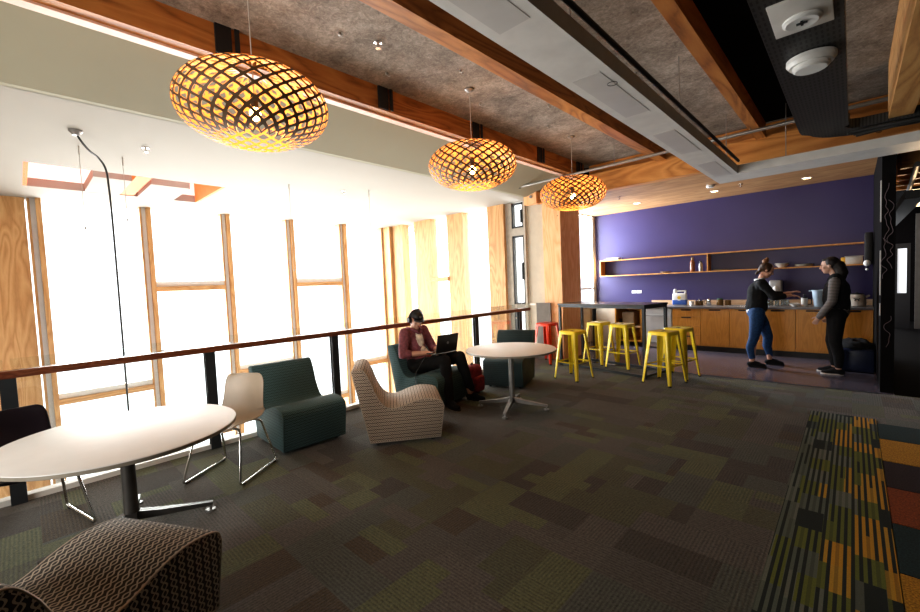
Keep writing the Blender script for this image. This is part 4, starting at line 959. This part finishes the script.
# pier details: squiggles and switch strips
bm = bmesh.new()
def scr(x, y0, z0, n, amp, step, seed):
    rnd = random.Random(seed); return [(x, y0+rnd.uniform(-amp,amp), z0-step*i) for i in range(n)]
t = thing('chalk_scribble', 'pale chalk scribbles on the face of the black end wall', 'scribble', (0,0,0))
for k,(xc,z0,n) in enumerate([(.29,2.55,14),(.33,2.35,16),(.31,.95,8),(.28,1.9,10)]):
    rnd = random.Random(k); bm = bmesh.new(); tube(bm, catmull([(xc+rnd.uniform(-.03,.03), 7.247, z0-.055*i) for i in range(n)], 4), .003, 5); finish(bm, 'scribble_line', plain('pale chalk %d' % k, (.16,.12,.13), .9), t)
for z0,z1 in ((2.1,2.6),(1.2,1.75),(.95,1.1)):
    tag(box('switch_strip', .240,.2495,7.28,7.34,z0,z1,'lens'), 'narrow pale strip on the edge of the black end wall at %s height' % {2.1:'upper',1.2:'middle',.95:'counter'}[z0], 'strip')

# ------------------------------------------------------------ corridor glimpse
t = thing('glass_partition', 'distant daylit glass door in the dark corridor', 'glass door', (0,0,0))
box('pane', .80, .96, 15.0, 15.02, .88, 1.98, 'daylit', t)
bm = bmesh.new()
for (x0,x1,z0,z1) in ((.74,.80,0,2.1),(.96,1.02,0,2.1),(.80,.96,1.98,2.1),(.80,.96,0,.88)): b2(bm, x0,x1,14.96,15.04,z0,z1)
finish(bm, 'frame', 'black', t)
box('door_leaf', 1.10, 1.35, 15.0, 15.03, 0, 2.8, plain('dim grey panel', (.10,.09,.08), .5), t)
for i,(x,y,z,r_) in enumerate([(.72,9.0,2.60,30),(.80,11.0,2.62,25)]):
    t = thing('batten_light', 'dim warm batten light in the dark corridor, %s one' % ('nearer' if i == 0 else 'farther'), 'light', (x,y,z))
    box('housing', -.12,.12,-.35,.35,.01,.05,'black',t); box('diffuser', -.10,.10,-.33,.33,0,.009,'fluoro',t)
    l = bpy.data.lights.new('batten_lamp', 'POINT'); l.energy = 22; l.color = (1,.7,.4); l.shadow_soft_size = .1
    lo = bpy.data.objects.new('batten_lamp', l); COL.objects.link(lo); lo.location = (x,y,z-.1)
for i in range(5):
    o = tag(box('corridor_rafter', .45,2.6,8.0+i*.55,8.1+i*.55,2.82,3.15,'beam_x'), 'slanting orange timber in the dark corridor ceiling', 'rafter', 'corridor rafters'); 
bm = bmesh.new()
for k in range(4): tube(bm, [(.55+.25*k,7.4,2.75-.02*k),(.75+.3*k,13,2.7)], .03, 8)
tag(finish(bm, 'corridor_pipes', 'cable', None, 60), 'black pipes running along the dark corridor ceiling', 'pipes')
tag(box('steel_corridor_beam', .45, .62, 7.4, 14, 2.35, 2.45, 'black'), 'black steel channel along the dark corridor', 'channel')

# ------------------------------------------------------------ people
def rc(bm, p0, r0, p1, r1, seg=14, flat=None):
    cyl(bm, p0, p1, r0, r1, seg); sph(bm, p0, r0, u=seg, v=8); sph(bm, p1, r1, u=seg, v=8)
def chain(bm, pts, rs): 
    for a_, b_, ra, rb in zip(pts, pts[1:], rs, rs[1:]): rc(bm, a_, ra, b_, rb)
def fuse(o, vox=.010, sm=4, disp=0):
    m = o.modifiers.new('remesh','REMESH'); m.mode = 'VOXEL'; m.voxel_size = vox; m.use_smooth_shade = True
    m = o.modifiers.new('smooth','SMOOTH'); m.factor = .5; m.iterations = sm
    if disp:
        tx = bpy.data.textures.new('folds','CLOUDS'); tx.noise_scale = .09
        m = o.modifiers.new('folds','DISPLACE'); m.texture = tx; m.strength = disp; m.mid_level = .5
def V(*a): return Vector(a)
def head_parts(bm, c, F, U):
    """c: centre of the skull; F: facing direction; U: up"""
    F = F.normalized(); S_ = U.cross(F).normalized(); U = F.cross(S_).normalized()
    Rm = Matrix((S_, F, U)).transposed()
    sph(bm, c+U*.02, (.074,.094,.098), Rm, 20, 14)
    sph(bm, c+F*.030-U*.045, (.056,.062,.070), Rm, 16, 12)
    sph(bm, c+F*.058-U*.092, (.026,.024,.022), Rm, 12, 8)
    rc(bm, c+F*.090+U*.012, .009, c+F*.108-U*.028, .014, 8)
    sph(bm, c+F*.098-U*.031, (.017,.012,.010), Rm, 8, 6)
    sph(bm, c+F*.083-U*.062, (.026,.012,.010), Rm, 10, 6)
    sph(bm, c+F*.080+U*.028, (.050,.016,.010), Rm, 10, 6)
    for s_ in (-1,1):
        sph(bm, c+S_*s_*.076-U*.005-F*.005, (.010,.020,.030), Rm, 10, 8)
        sph(bm, c+S_*s_*.045+F*.062-U*.022, (.020,.018,.022), Rm, 10, 8)
    return S_, F, U, Rm
def face_children(par, c, S_, F, U, Rm):
    for s_ in (-1,1):
        bm = bmesh.new(); sph(bm, c+S_*s_*.030+F*.0875+U*.008, (.012,.006,.007), Rm, 10, 6); finish(bm, 'eye', 'eye', par, 180)
        bm = bmesh.new(); sph(bm, c+S_*s_*.030+F*.094+U*.026, (.018,.005,.004), Rm, 10, 6); finish(bm, 'eyebrow', 'hair_dark', par, 180)
    bm = bmesh.new(); sph(bm, c+F*.0935-U*.063, (.022,.006,.007), Rm, 10, 6); finish(bm, 'lips', 'lip', par, 180)
def hand(bm, wrist, D, P_, side, curl=.5, k=1.0):
    """wrist, finger direction D, palm normal P_, thumb toward side vector"""
    D = D.normalized(); P_ = (P_-D*P_.dot(D)).normalized(); T = side.normalized(); T = (T-D*T.dot(D)-P_*T.dot(P_)).normalized()
    rm = Matrix((T, D, P_)).transposed()
    sph(bm, wrist+D*.045*k, (.038*k,.050*k,.016*k), rm, 14, 10)
    for i,(o_,L) in enumerate(((.030,.070),(.010,.080),(-.010,.074),(-.029,.058))):
        b0 = wrist+D*.082*k+T*o_*k
        d1 = (D+P_*curl*.5+T*o_*2).normalized(); m1 = b0+d1*L*.45*k
        d2 = (D+P_*curl*1.4).normalized(); m2 = m1+d2*L*.32*k; d3 = (D+P_*curl*2.4).normalized(); e = m2+d3*L*.25*k
        rc(bm, b0, .0088*k, m1, .0082*k, 8); rc(bm, m1, .0082*k, m2, .0076*k, 8); rc(bm, m2, .0076*k, e, .0066*k, 8)
    b0 = wrist+D*.028*k+T*.030*k; m1 = b0+(T*.8+D*.6+P_*.3).normalized()*.036*k; e = m1+(T*.3+D*1+P_*.4*curl).normalized()*.030*k
    rc(bm, b0, .012*k, m1, .010*k, 8); rc(bm, m1, .010*k, e, .008*k, 8)
def shoe(name, ank, D, L, mat, sole, par, h=.07):
    D = Vector((D.x,D.y,0)).normalized(); s_ = Vector((-D.y,D.x,0)); rm = Matrix((s_, D, Vector((0,0,1)))).transposed()
    g = Vector((ank.x,ank.y,0))
    bm = bmesh.new(); sph(bm, g+D*-.02+V(0,0,.045), (.038,.055,.045), rm); sph(bm, g+D*(L*.45)+V(0,0,.036), (.044,L*.36,.034), rm); sph(bm, g+D*(L*.15)+V(0,0,.055), (.038,.09,.045), rm); rc(bm, g+V(0,0,.05), .040, g+V(0,0,h+.02), .040)
    o = finish(bm, name, mat, par); fuse(o, .008, 3)
    bm = bmesh.new(); n = 20; top = []; bot = []
    for i in range(n):
        a_ = 2*PI*i/n; q = g+D*(L*.30+L*.53*math.cos(a_))+s_*(.043+.006*math.cos(a_))*math.sin(a_)
        bot.append(bm.verts.new(q+V(0,0,.002))); top.append(bm.verts.new(q+V(0,0,.022)))
    bm.faces.new(bot); bm.faces.new(list(reversed(top)))
    for i in range(n): bm.faces.new((bot[i], top[i], top[(i+1)%n], bot[(i+1)%n]))
    bmesh.ops.recalc_face_normals(bm, faces=bm.faces)
    finish(bm, 'sole', sole, o)

# --- man seated with a laptop, facing along the teal chair
def man():
    th = R(8); f = V(math.cos(th), math.sin(th), 0); l = V(-math.sin(th), math.cos(th), 0); up_ = V(0,0,1)
    o0 = V(-4.475,3.40,0)+l*.26
    t = thing('person', 'person in black cap and maroon shirt sitting with a laptop in the teal chair', 'person', (0,0,0))
    P = lambda a_, b_, z: o0+f*a_+l*b_+up_*z
    pel = P(.27,0,.50); waist = P(.17,-.02,.64); chest = P(.145,-.03,.83); neck0 = P(.165,-.03,.96); neck1 = P(.19,-.03,1.025); hd = P(.225,-.04,1.10)
    shR, shL = P(.16,-.205,.925), P(.18,.15,.93)
    elR, elL = P(.20,-.30,.665), P(.28,.23,.68)
    wrR, wrL = P(.48,-.12,.68), P(.50,.10,.685)
    hipR, hipL = P(.30,-.10,.49), P(.30,.10,.49)
    knR, knL = P(.72,-.08,.585), P(.78,.16,.60)
    ankR, ankL = P(.80,-.12,.09), P(.84,.30,.09)
    bm = bmesh.new()
    chain(bm, [pel, waist, chest], [.125,.12,.13]); rc(bm, P(.15,-.13,.885), .08, P(.16,.08,.885), .08); rc(bm, neck0-up_*.06, .065, neck1, .052); rc(bm, neck1, .052, hd-up_*.03, .05)
    chain(bm, [shR, elR, wrR], [.058,.042,.028]); chain(bm, [shL, elL, wrL], [.058,.042,.028])
    chain(bm, [hipR, knR, ankR], [.085,.060,.040]); chain(bm, [hipL, knL, ankL], [.085,.060,.040])
    F = (f*.85-l*.28-up_*.30); S_, F2, U2, Rm = head_parts(bm, hd, F, up_)
    hand(bm, wrR, (f*.9+l*.42-up_*.12), -up_, l, .5); hand(bm, wrL, (f*.9-l*.42-up_*.12), -up_, -l, .5)
    b = finish(bm, 'body', 'skin', t); fuse(b, .0065, 2)
    face_children(b, hd, S_, F2, U2, Rm)
    # shirt with rolled sleeves
    bm = bmesh.new(); chain(bm, [P(.24,0,.53), P(.175,-.02,.66), P(.15,-.03,.82)], [.165,.15,.145]); rc(bm, P(.155,-.15,.875), .092, P(.165,.09,.875), .092); rc(bm, P(.16,-.08,.915), .075, P(.16,.02,.915), .075)
    chain(bm, [shR, elR, elR.lerp(wrR,.18)], [.078,.062,.056]); chain(bm, [shL, elL, elL.lerp(wrL,.18)], [.078,.062,.056])
    s = finish(bm, 'shirt', 'maroon', t); fuse(s, .011, 3, .018)
    for e, w_ in ((elR,wrR),(elL,wrL)):
        bm = bmesh.new(); rc(bm, e.lerp(w_,.15), .058, e.lerp(w_,.26), .055)
        c_ = finish(bm, 'rolled_cuff', 'maroon', s); fuse(c_, .009, 2)
    bm = bmesh.new(); tube(bm, catmull([P(.10,-.10,.985), P(.18,-.115,.985), P(.255,-.08,.95), P(.265,-.03,.915), P(.255,.02,.95), P(.18,.055,.985), P(.10,.04,.985)], 4), .02, 8); finish(bm, 'collar', 'maroon', s, 180)
    bm = bmesh.new(); sph(bm, P(.215,-.03,.80), (.105,.09,.15), Matrix((f, l, up_)).transposed()); sph(bm, P(.255,-.01,.65), (.12,.085,.10), Matrix((f, l, up_)).transposed()); tt = finish(bm, 'tee_shirt', 'tee', t); fuse(tt, .01, 2)
    # trousers
    bm = bmesh.new(); chain(bm, [P(.22,-.07,.50), hipR, knR, ankR+up_*.02], [.125,.105,.080,.058]); chain(bm, [P(.22,.07,.50), hipL, knL, ankL+up_*.06], [.125,.105,.080,.056]); rc(bm, P(.22,-.06,.52), .13, P(.22,.06,.52), .13)
    j = finish(bm, 'trousers', 'black_cloth', t); fuse(j, .012, 3, .015)
    shoe('shoe', ankR+f*.0, f-l*.35, .27, 'black_cloth', 'rubber', t); shoe('shoe', ankL, f+l*.1, .27, 'black_cloth', 'rubber', t)
    # cap
    bm = bmesh.new(); Rm2 = Rm; sph(bm, hd+U2*.048, (.086,.106,.088), Rm2, 24, 16)
    bmesh.ops.delete(bm, geom=[v for v in bm.verts if (v.co-hd).dot(U2) < .032], context='VERTS')
    cp = finish(bm, 'cap', 'black', t, 180); m = cp.modifiers.new('s','SOLIDIFY'); m.thickness = .005
    bm = bmesh.new(); ring0 = []; ring1 = []
    for i in range(11):
        a_ = -1.15+2.3*i/10; q0 = hd+U2*.040+S_*.080*math.sin(a_)+F2*.098*math.cos(a_); q1 = hd+U2*(.030-.012*abs(a_))+S_*.082*math.sin(a_*.95)+F2*(.098*math.cos(a_)+.075*math.cos(a_*.8))
        ring0.append(bm.verts.new(q0)); ring1.append(bm.verts.new(q1))
    for i in range(10): bm.faces.new((ring0[i], ring0[i+1], ring1[i+1], ring1[i]))
    v_ = finish(bm, 'visor', 'black', cp, 180); m = v_.modifiers.new('s','SOLIDIFY'); m.thickness = .005
    bm = bmesh.new(); cyl(bm, hd+U2*.075+F2*.098, hd+U2*.078+F2*.104, .016, seg=16); finish(bm, 'cap_badge', 'grey_metal', cp)
    bm = bmesh.new(); sph(bm, hd-F2*.028+U2*.005, (.080,.085,.085), Rm2); hh = finish(bm, 'hair', 'hair_dark', t, 180)
    # headphones
    hp = bpy.data.objects.new('headphones', None); COL.objects.link(hp); tag(hp, 'black over-ear headphones worn over the cap of the seated man', 'headphones')
    bm = bmesh.new(); tube(bm, [hd+S_*.104*math.cos(a_)+U2*(.01+.135*math.sin(a_))-F2*.015 for a_ in [PI*i/16 for i in range(17)]], .011, 8); finish(bm, 'headband', 'black', hp, 60)
    for s_ in (-1,1):
        bm = bmesh.new(); q = hd+S_*s_*.092-F2*.012+U2*.0; cyl(bm, q-S_*s_*.012, q+S_*s_*.022, .040, .034, 20); finish(bm, 'ear_cup', 'black', hp, 40)
    # laptop
    kb = P(.60,.0,.675)
    lt = thing('laptop', 'open dark laptop on the lap of the seated man', 'laptop', kb, th+.05)
    bm = bmesh.new(); bx(bm, (0,0,0), (.24,.35,.016), bev=.004); finish(bm, 'base', 'laptop', lt, 40)
    box('keyboard', -.09,.05,-.15,.15,.0085,.0095,'screen', lt)
    bm = bmesh.new(); bx(bm, (.028,0,.118), (.010,.35,.24), Euler((0,.22,0)), bev=.003); bmesh.ops.translate(bm, vec=(.105,0,.012), verts=bm.verts); lid = finish(bm, 'lid', 'laptop', lt, 40)
    bm = bmesh.new(); cyl(bm, (.142,0,.138), (.148,0,.137), .016, seg=16); finish(bm, 'logo', 'grey_metal', lid)
    lt.rotation_euler = (0,0,th-R(12))
    bm = bmesh.new(); bx(bm, (.018,0,.118), (.002,.32,.21), Euler((0,.22,0))); bmesh.ops.translate(bm, vec=(.105,0,.012), verts=bm.verts); finish(bm, 'screen', plain('lit screen', (.3,.3,.32), .3, emit=(.6,.7,.8), es=.5), lid)
    # backpack behind his legs
    bg = thing('backpack', 'dark red backpack on the floor beside the seated man\'s legs', 'backpack', tuple(P(.66,.62,0)), th)
    bm = bmesh.new(); bx(bm, (0,0,.20), (.20,.30,.40), bev=.07, seg=4); finish(bm, 'bag_body', 'redbag', bg, 180)
    bm = bmesh.new(); bx(bm, (.11,0,.14), (.07,.22,.22), bev=.03, seg=3); finish(bm, 'front_pocket', 'redbag', bg, 180)
    bm = bmesh.new(); tube(bm, catmull([(-.10,-.07,.38),(-.15,-.08,.3),(-.15,-.08,.15),(-.10,-.07,.05)],5), .014, 8); finish(bm, 'strap', 'black_cloth', bg, 180)
    bm = bmesh.new(); tube(bm, catmull([(0,-.03,.39),(0,0,.43),(0,.03,.39)],5), .008, 6); finish(bm, 'grab_loop', 'black_cloth', bg, 180)
    # charger cables hanging over the chair side
    bm = bmesh.new(); tube(bm, catmull([P(.46,-.15,.64),P(.42,-.25,.50),P(.40,-.29,.42),P(.40,-.295,.25),P(.46,-.30,.03)],5), .005, 6)
    tag(finish(bm, 'charger_cable', 'cable', None, 60), 'black laptop cable hanging over the side of the teal chair', 'cable')
man()

# --- woman in a black sweater and jeans, facing right, reaching forward
def woman_jeans():
    t = thing('person', 'woman with a high hair bun, black sweater and blue jeans reaching over the worktop', 'person', (0,0,0))
    f = V(.95,.30,0).normalized(); l = V(-f.y,f.x,0); up_ = V(0,0,1); o0 = V(-1.12,8.36,0)
    P = lambda a_, b_, z: o0+f*a_+l*b_+up_*z
    pel = P(-.05,0,.92); waist = P(-.03,0,1.06); chest = P(-.02,0,1.26); neck0 = P(.01,0,1.42); neck1 = P(.05,0,1.50); hd = P(.095,0,1.575)
    shR, shL = P(.0,-.165,1.37), P(.03,.165,1.37); elR, elL = P(.16,-.22,1.14), P(.20,.19,1.15); wrR, wrL = P(.38,-.15,1.16), P(.42,.10,1.19)
    hipR, hipL = P(-.05,-.09,.88), P(-.04,.09,.88); knR, knL = P(-.10,-.13,.47), P(.13,.08,.48); ankR, ankL = P(-.13,-.15,.09), P(.16,.12,.09)
    bm = bmesh.new(); chain(bm, [pel,waist,chest],[.12,.10,.115]); rc(bm, P(0,-.09,1.34), .07, P(0,.09,1.34), .07); rc(bm, neck0-up_*.05, .055, neck1, .045); rc(bm, neck1, .045, hd-up_*.03, .045)
    chain(bm, [shR,elR,wrR],[.048,.036,.025]); chain(bm, [shL,elL,wrL],[.048,.036,.025]); chain(bm, [hipR,knR,ankR],[.085,.055,.036]); chain(bm, [hipL,knL,ankL],[.085,.055,.036])
    F = (f*.85-up_*.42); S_,F2,U2,Rm = head_parts(bm, hd, F, up_)
    hand(bm, wrR, (f*.95-up_*.10), (-up_), l, .6, .92); hand(bm, wrL, (f*.9+up_*.25), (-up_-l*.3), -l, .5, .92)
    b = finish(bm, 'body', 'skin', t); fuse(b, .0065, 2); face_children(b, hd, S_, F2, U2, Rm)
    bm = bmesh.new(); chain(bm, [P(-.04,0,.98),P(-.03,0,1.10),P(-.02,0,1.26)],[.155,.145,.14]); rc(bm, P(0,-.11,1.33), .085, P(0,.11,1.33), .085); rc(bm, P(.0,-.04,1.38), .07, P(.0,.04,1.38), .07)
    chain(bm, [shR,elR,elR.lerp(wrR,.55)],[.068,.060,.050]); chain(bm, [shL,elL,elL.lerp(wrL,.55)],[.068,.060,.050]); s = finish(bm, 'sweater', 'black_cloth', t); fuse(s, .011, 3, .02)
    bm = bmesh.new(); tube(bm, [P(-.0+.060*math.cos(a_),.070*math.sin(a_),1.432+.012*math.cos(a_)) for a_ in [2*PI*i/20 for i in range(20)]], .016, 8, True); finish(bm, 'white_collar', 'white_pl', s, 180)
    bm = bmesh.new(); lathe(bm, [(.128,.88),(.135,.885),(.14,.93),(.13,.96)], (0,0,0), 24); 
    for v in bm.verts: q = v.co.copy(); v.co = P(-.05+q.x*.95, q.y*1.15, q.z)
    finish(bm, 'shirt_tail', 'white_pl', s, 180)
    bm = bmesh.new(); rc(bm, P(-.05,-.05,.90), .125, P(-.05,.05,.90), .125); chain(bm, [hipR,P(-.06,-.11,.70),knR,P(-.15,-.14,.32),ankR+up_*.07],[.115,.10,.072,.066,.046]); chain(bm, [hipL,P(.05,.09,.70),knL,P(.12,.10,.32),ankL+up_*.07],[.115,.10,.072,.066,.046]); j = finish(bm, 'jeans', 'denim', t); fuse(j, .011, 3, .008)
    shoe('shoe', ankR, f-l*.2, .235, 'black_cloth', 'rubber', t, .05); shoe('shoe', ankL, f-l*.1, .235, 'black_cloth', 'rubber', t, .05)
    bm = bmesh.new(); sph(bm, hd-F2*.020+U2*.032, (.086,.096,.092), Rm, 20, 14); sph(bm, hd-F2*.075-U2*.01, (.06,.04,.06), Rm); rc(bm, hd-F2*.07+U2*.02, .035, hd-F2*.095-U2*.10, .020); sph(bm, hd+S_*.05+U2*.02, (.04,.05,.06), Rm); sph(bm, hd-S_*.05+U2*.02, (.04,.05,.06), Rm)
    h = finish(bm, 'hair', 'hair', t); fuse(h, .008, 2, .012)
    bm = bmesh.new(); sph(bm, hd+up_*.145-f*.01, (.045,.045,.042)); sph(bm, hd+up_*.175+f*.012, (.025,.028,.03)); bn = finish(bm, 'hair_bun', 'hair_top', h); fuse(bn, .007, 2, .012)
woman_jeans()

# --- woman in a black puffer vest and striped sleeves, facing left
def woman_vest():
    t = thing('person', 'woman in a black vest with grey striped sleeves standing with her hand at her pocket', 'person', (0,0,0))
    f = V(-.97,.05,0).normalized(); l = V(-f.y,f.x,0); up_ = V(0,0,1); o0 = V(-.20,8.20,0)
    P = lambda a_, b_, z: o0+f*a_+l*b_+up_*z
    pel = P(-.03,0,.90); waist = P(-.02,0,1.05); chest = P(-.03,0,1.26); neck0 = P(-.02,0,1.43); neck1 = P(.01,0,1.51); hd = P(.05,0,1.60)
    # l points toward the camera side (-y)
    shN, shF = P(-.02,.17,1.36), P(.0,-.17,1.36); elN, elF = P(-.0,.24,1.09), P(-.04,-.24,1.09); wrN, wrF = P(.14,.20,.86), P(.04,-.20,.84)
    hN, hF = P(-.03,.09,.87), P(-.03,-.09,.87); kN, kF = P(-.02,.09,.48), P(.03,-.08,.48); aN, aF = P(-.06,.09,.09), P(-.0,-.09,.09)
    bm = bmesh.new(); chain(bm, [pel,waist,chest],[.12,.105,.12]); rc(bm, P(-.02,-.09,1.34), .07, P(-.02,.09,1.34), .07); rc(bm, neck0-up_*.05, .055, neck1, .046); rc(bm, neck1, .046, hd-up_*.03, .045)
    chain(bm, [shN,elN,wrN],[.048,.036,.025]); chain(bm, [shF,elF,wrF],[.048,.036,.025]); chain(bm, [hN,kN,aN],[.085,.055,.036]); chain(bm, [hF,kF,aF],[.085,.055,.036])
    F = (f*.9-up_*.08); S_,F2,U2,Rm = head_parts(bm, hd, F, up_)
    hand(bm, wrN, (f*.45-up_*.8), (-l), f, .6, .92); hand(bm, wrF, (f*.6-up_*.6), (l), f, .6, .92)
    b = finish(bm, 'body', 'skin2', t); fuse(b, .0065, 2); face_children(b, hd, S_, F2, U2, Rm)
    bm = bmesh.new(); chain(bm, [shN,elN,wrN],[.066,.054,.042]); chain(bm, [shF,elF,wrF],[.066,.054,.042]); chain(bm, [P(-.03,0,.93),P(-.02,0,1.25)],[.150,.13]); s = finish(bm, 'striped_top', 'knit', t); fuse(s, .010, 2, .008)
    bm = bmesh.new(); chain(bm, [P(-.03,0,1.0),P(-.02,0,1.12),P(-.03,0,1.26)],[.155,.155,.150]); rc(bm, P(-.03,-.09,1.33), .105, P(-.03,.09,1.33), .105); rc(bm, P(-.02,-.04,1.40), .085, P(-.02,.04,1.40), .085)
    v = finish(bm, 'vest', 'black_cloth', t); fuse(v, .011, 2, .02)
    bm = bmesh.new()
    chain(bm, [shN+l*.015,elN+l*.012,elN.lerp(wrN,.98)+l*.01],[.070,.057,.045]); s2 = finish(bm, 'striped_sleeve', 'knit', t); fuse(s2, .009, 2, .006)
    bm = bmesh.new(); rc(bm, P(-.03,-.05,.89), .130, P(-.03,.05,.89), .130); chain(bm, [hN,kN,P(-.06,.09,.30),aN+up_*.05],[.115,.075,.068,.05]); chain(bm, [hF,kF,P(0,-.09,.30),aF+up_*.05],[.115,.075,.068,.05]); j = finish(bm, 'leggings', 'black_cloth', t); fuse(j, .011, 3, .006)
    shoe('shoe', aN, f+l*.05, .245, 'black_cloth', 'sole', t, .05); shoe('shoe', aF, f, .245, 'black_cloth', 'sole', t, .05)
    bm = bmesh.new(); sph(bm, hd-F2*.025+U2*.034, (.088,.098,.095), Rm, 20, 14); sph(bm, hd-F2*.085-U2*.03, (.075,.055,.09), Rm); chain(bm, [hd-F2*.09-U2*.02, hd-F2*.12-U2*.12, hd-F2*.12-U2*.19],[.085,.075,.05]); sph(bm, hd+F2*.045+U2*.085, (.05,.035,.022), Rm)
    h = finish(bm, 'hair', 'hair_dark', t); fuse(h, .008, 2, .014)
woman_vest()

# ------------------------------------------------------------ light
wd = bpy.data.worlds.new('world'); scene.world = wd; wd.use_nodes = True; nt = wd.node_tree
bg = nt.nodes['Background']; bg.inputs[0].default_value = (.96,.98,1,1); bg.inputs[1].default_value = 2.0
def area(name, loc, rot, sx, sy, e, c=(1,1,1)):
    l = bpy.data.lights.new(name, 'AREA'); l.shape = 'RECTANGLE'; l.size = sx; l.size_y = sy; l.energy = e; l.color = c
    o = bpy.data.objects.new(name, l); COL.objects.link(o); o.location = loc; o.rotation_euler = rot; return o
area('facade_daylight', (-10.6,3.7,.4), (0,R(-90),0), 6.6, 7.2, 1400, (1,.985,.95))
area('end_daylight', (-7.2,8.3,.4), (R(-90),0,0), 4.4, 6.4, 380, (1,.985,.95))
area('kitchen_daylight', (-5.5,9.4,2.1), (0,R(-90),0), 2.0, 1.3, 420, (.85,.92,1))
rl = area('rear_fill', (-2.6,-3.3,1.7), (R(96),0,R(14)), 2.6, 2.0, 75, (1,.97,.92)); rl.data.spread = R(110)  # added fill light; no window is built behind the camera
scene.view_settings.view_transform = 'Standard'
scene.view_settings.look = 'Medium High Contrast'
scene.view_settings.exposure = .22
scene.cycles.max_bounces = 8; scene.cycles.diffuse_bounces = 4; scene.cycles.transparent_max_bounces = 12
scene.cycles.sample_clamp_indirect = 6
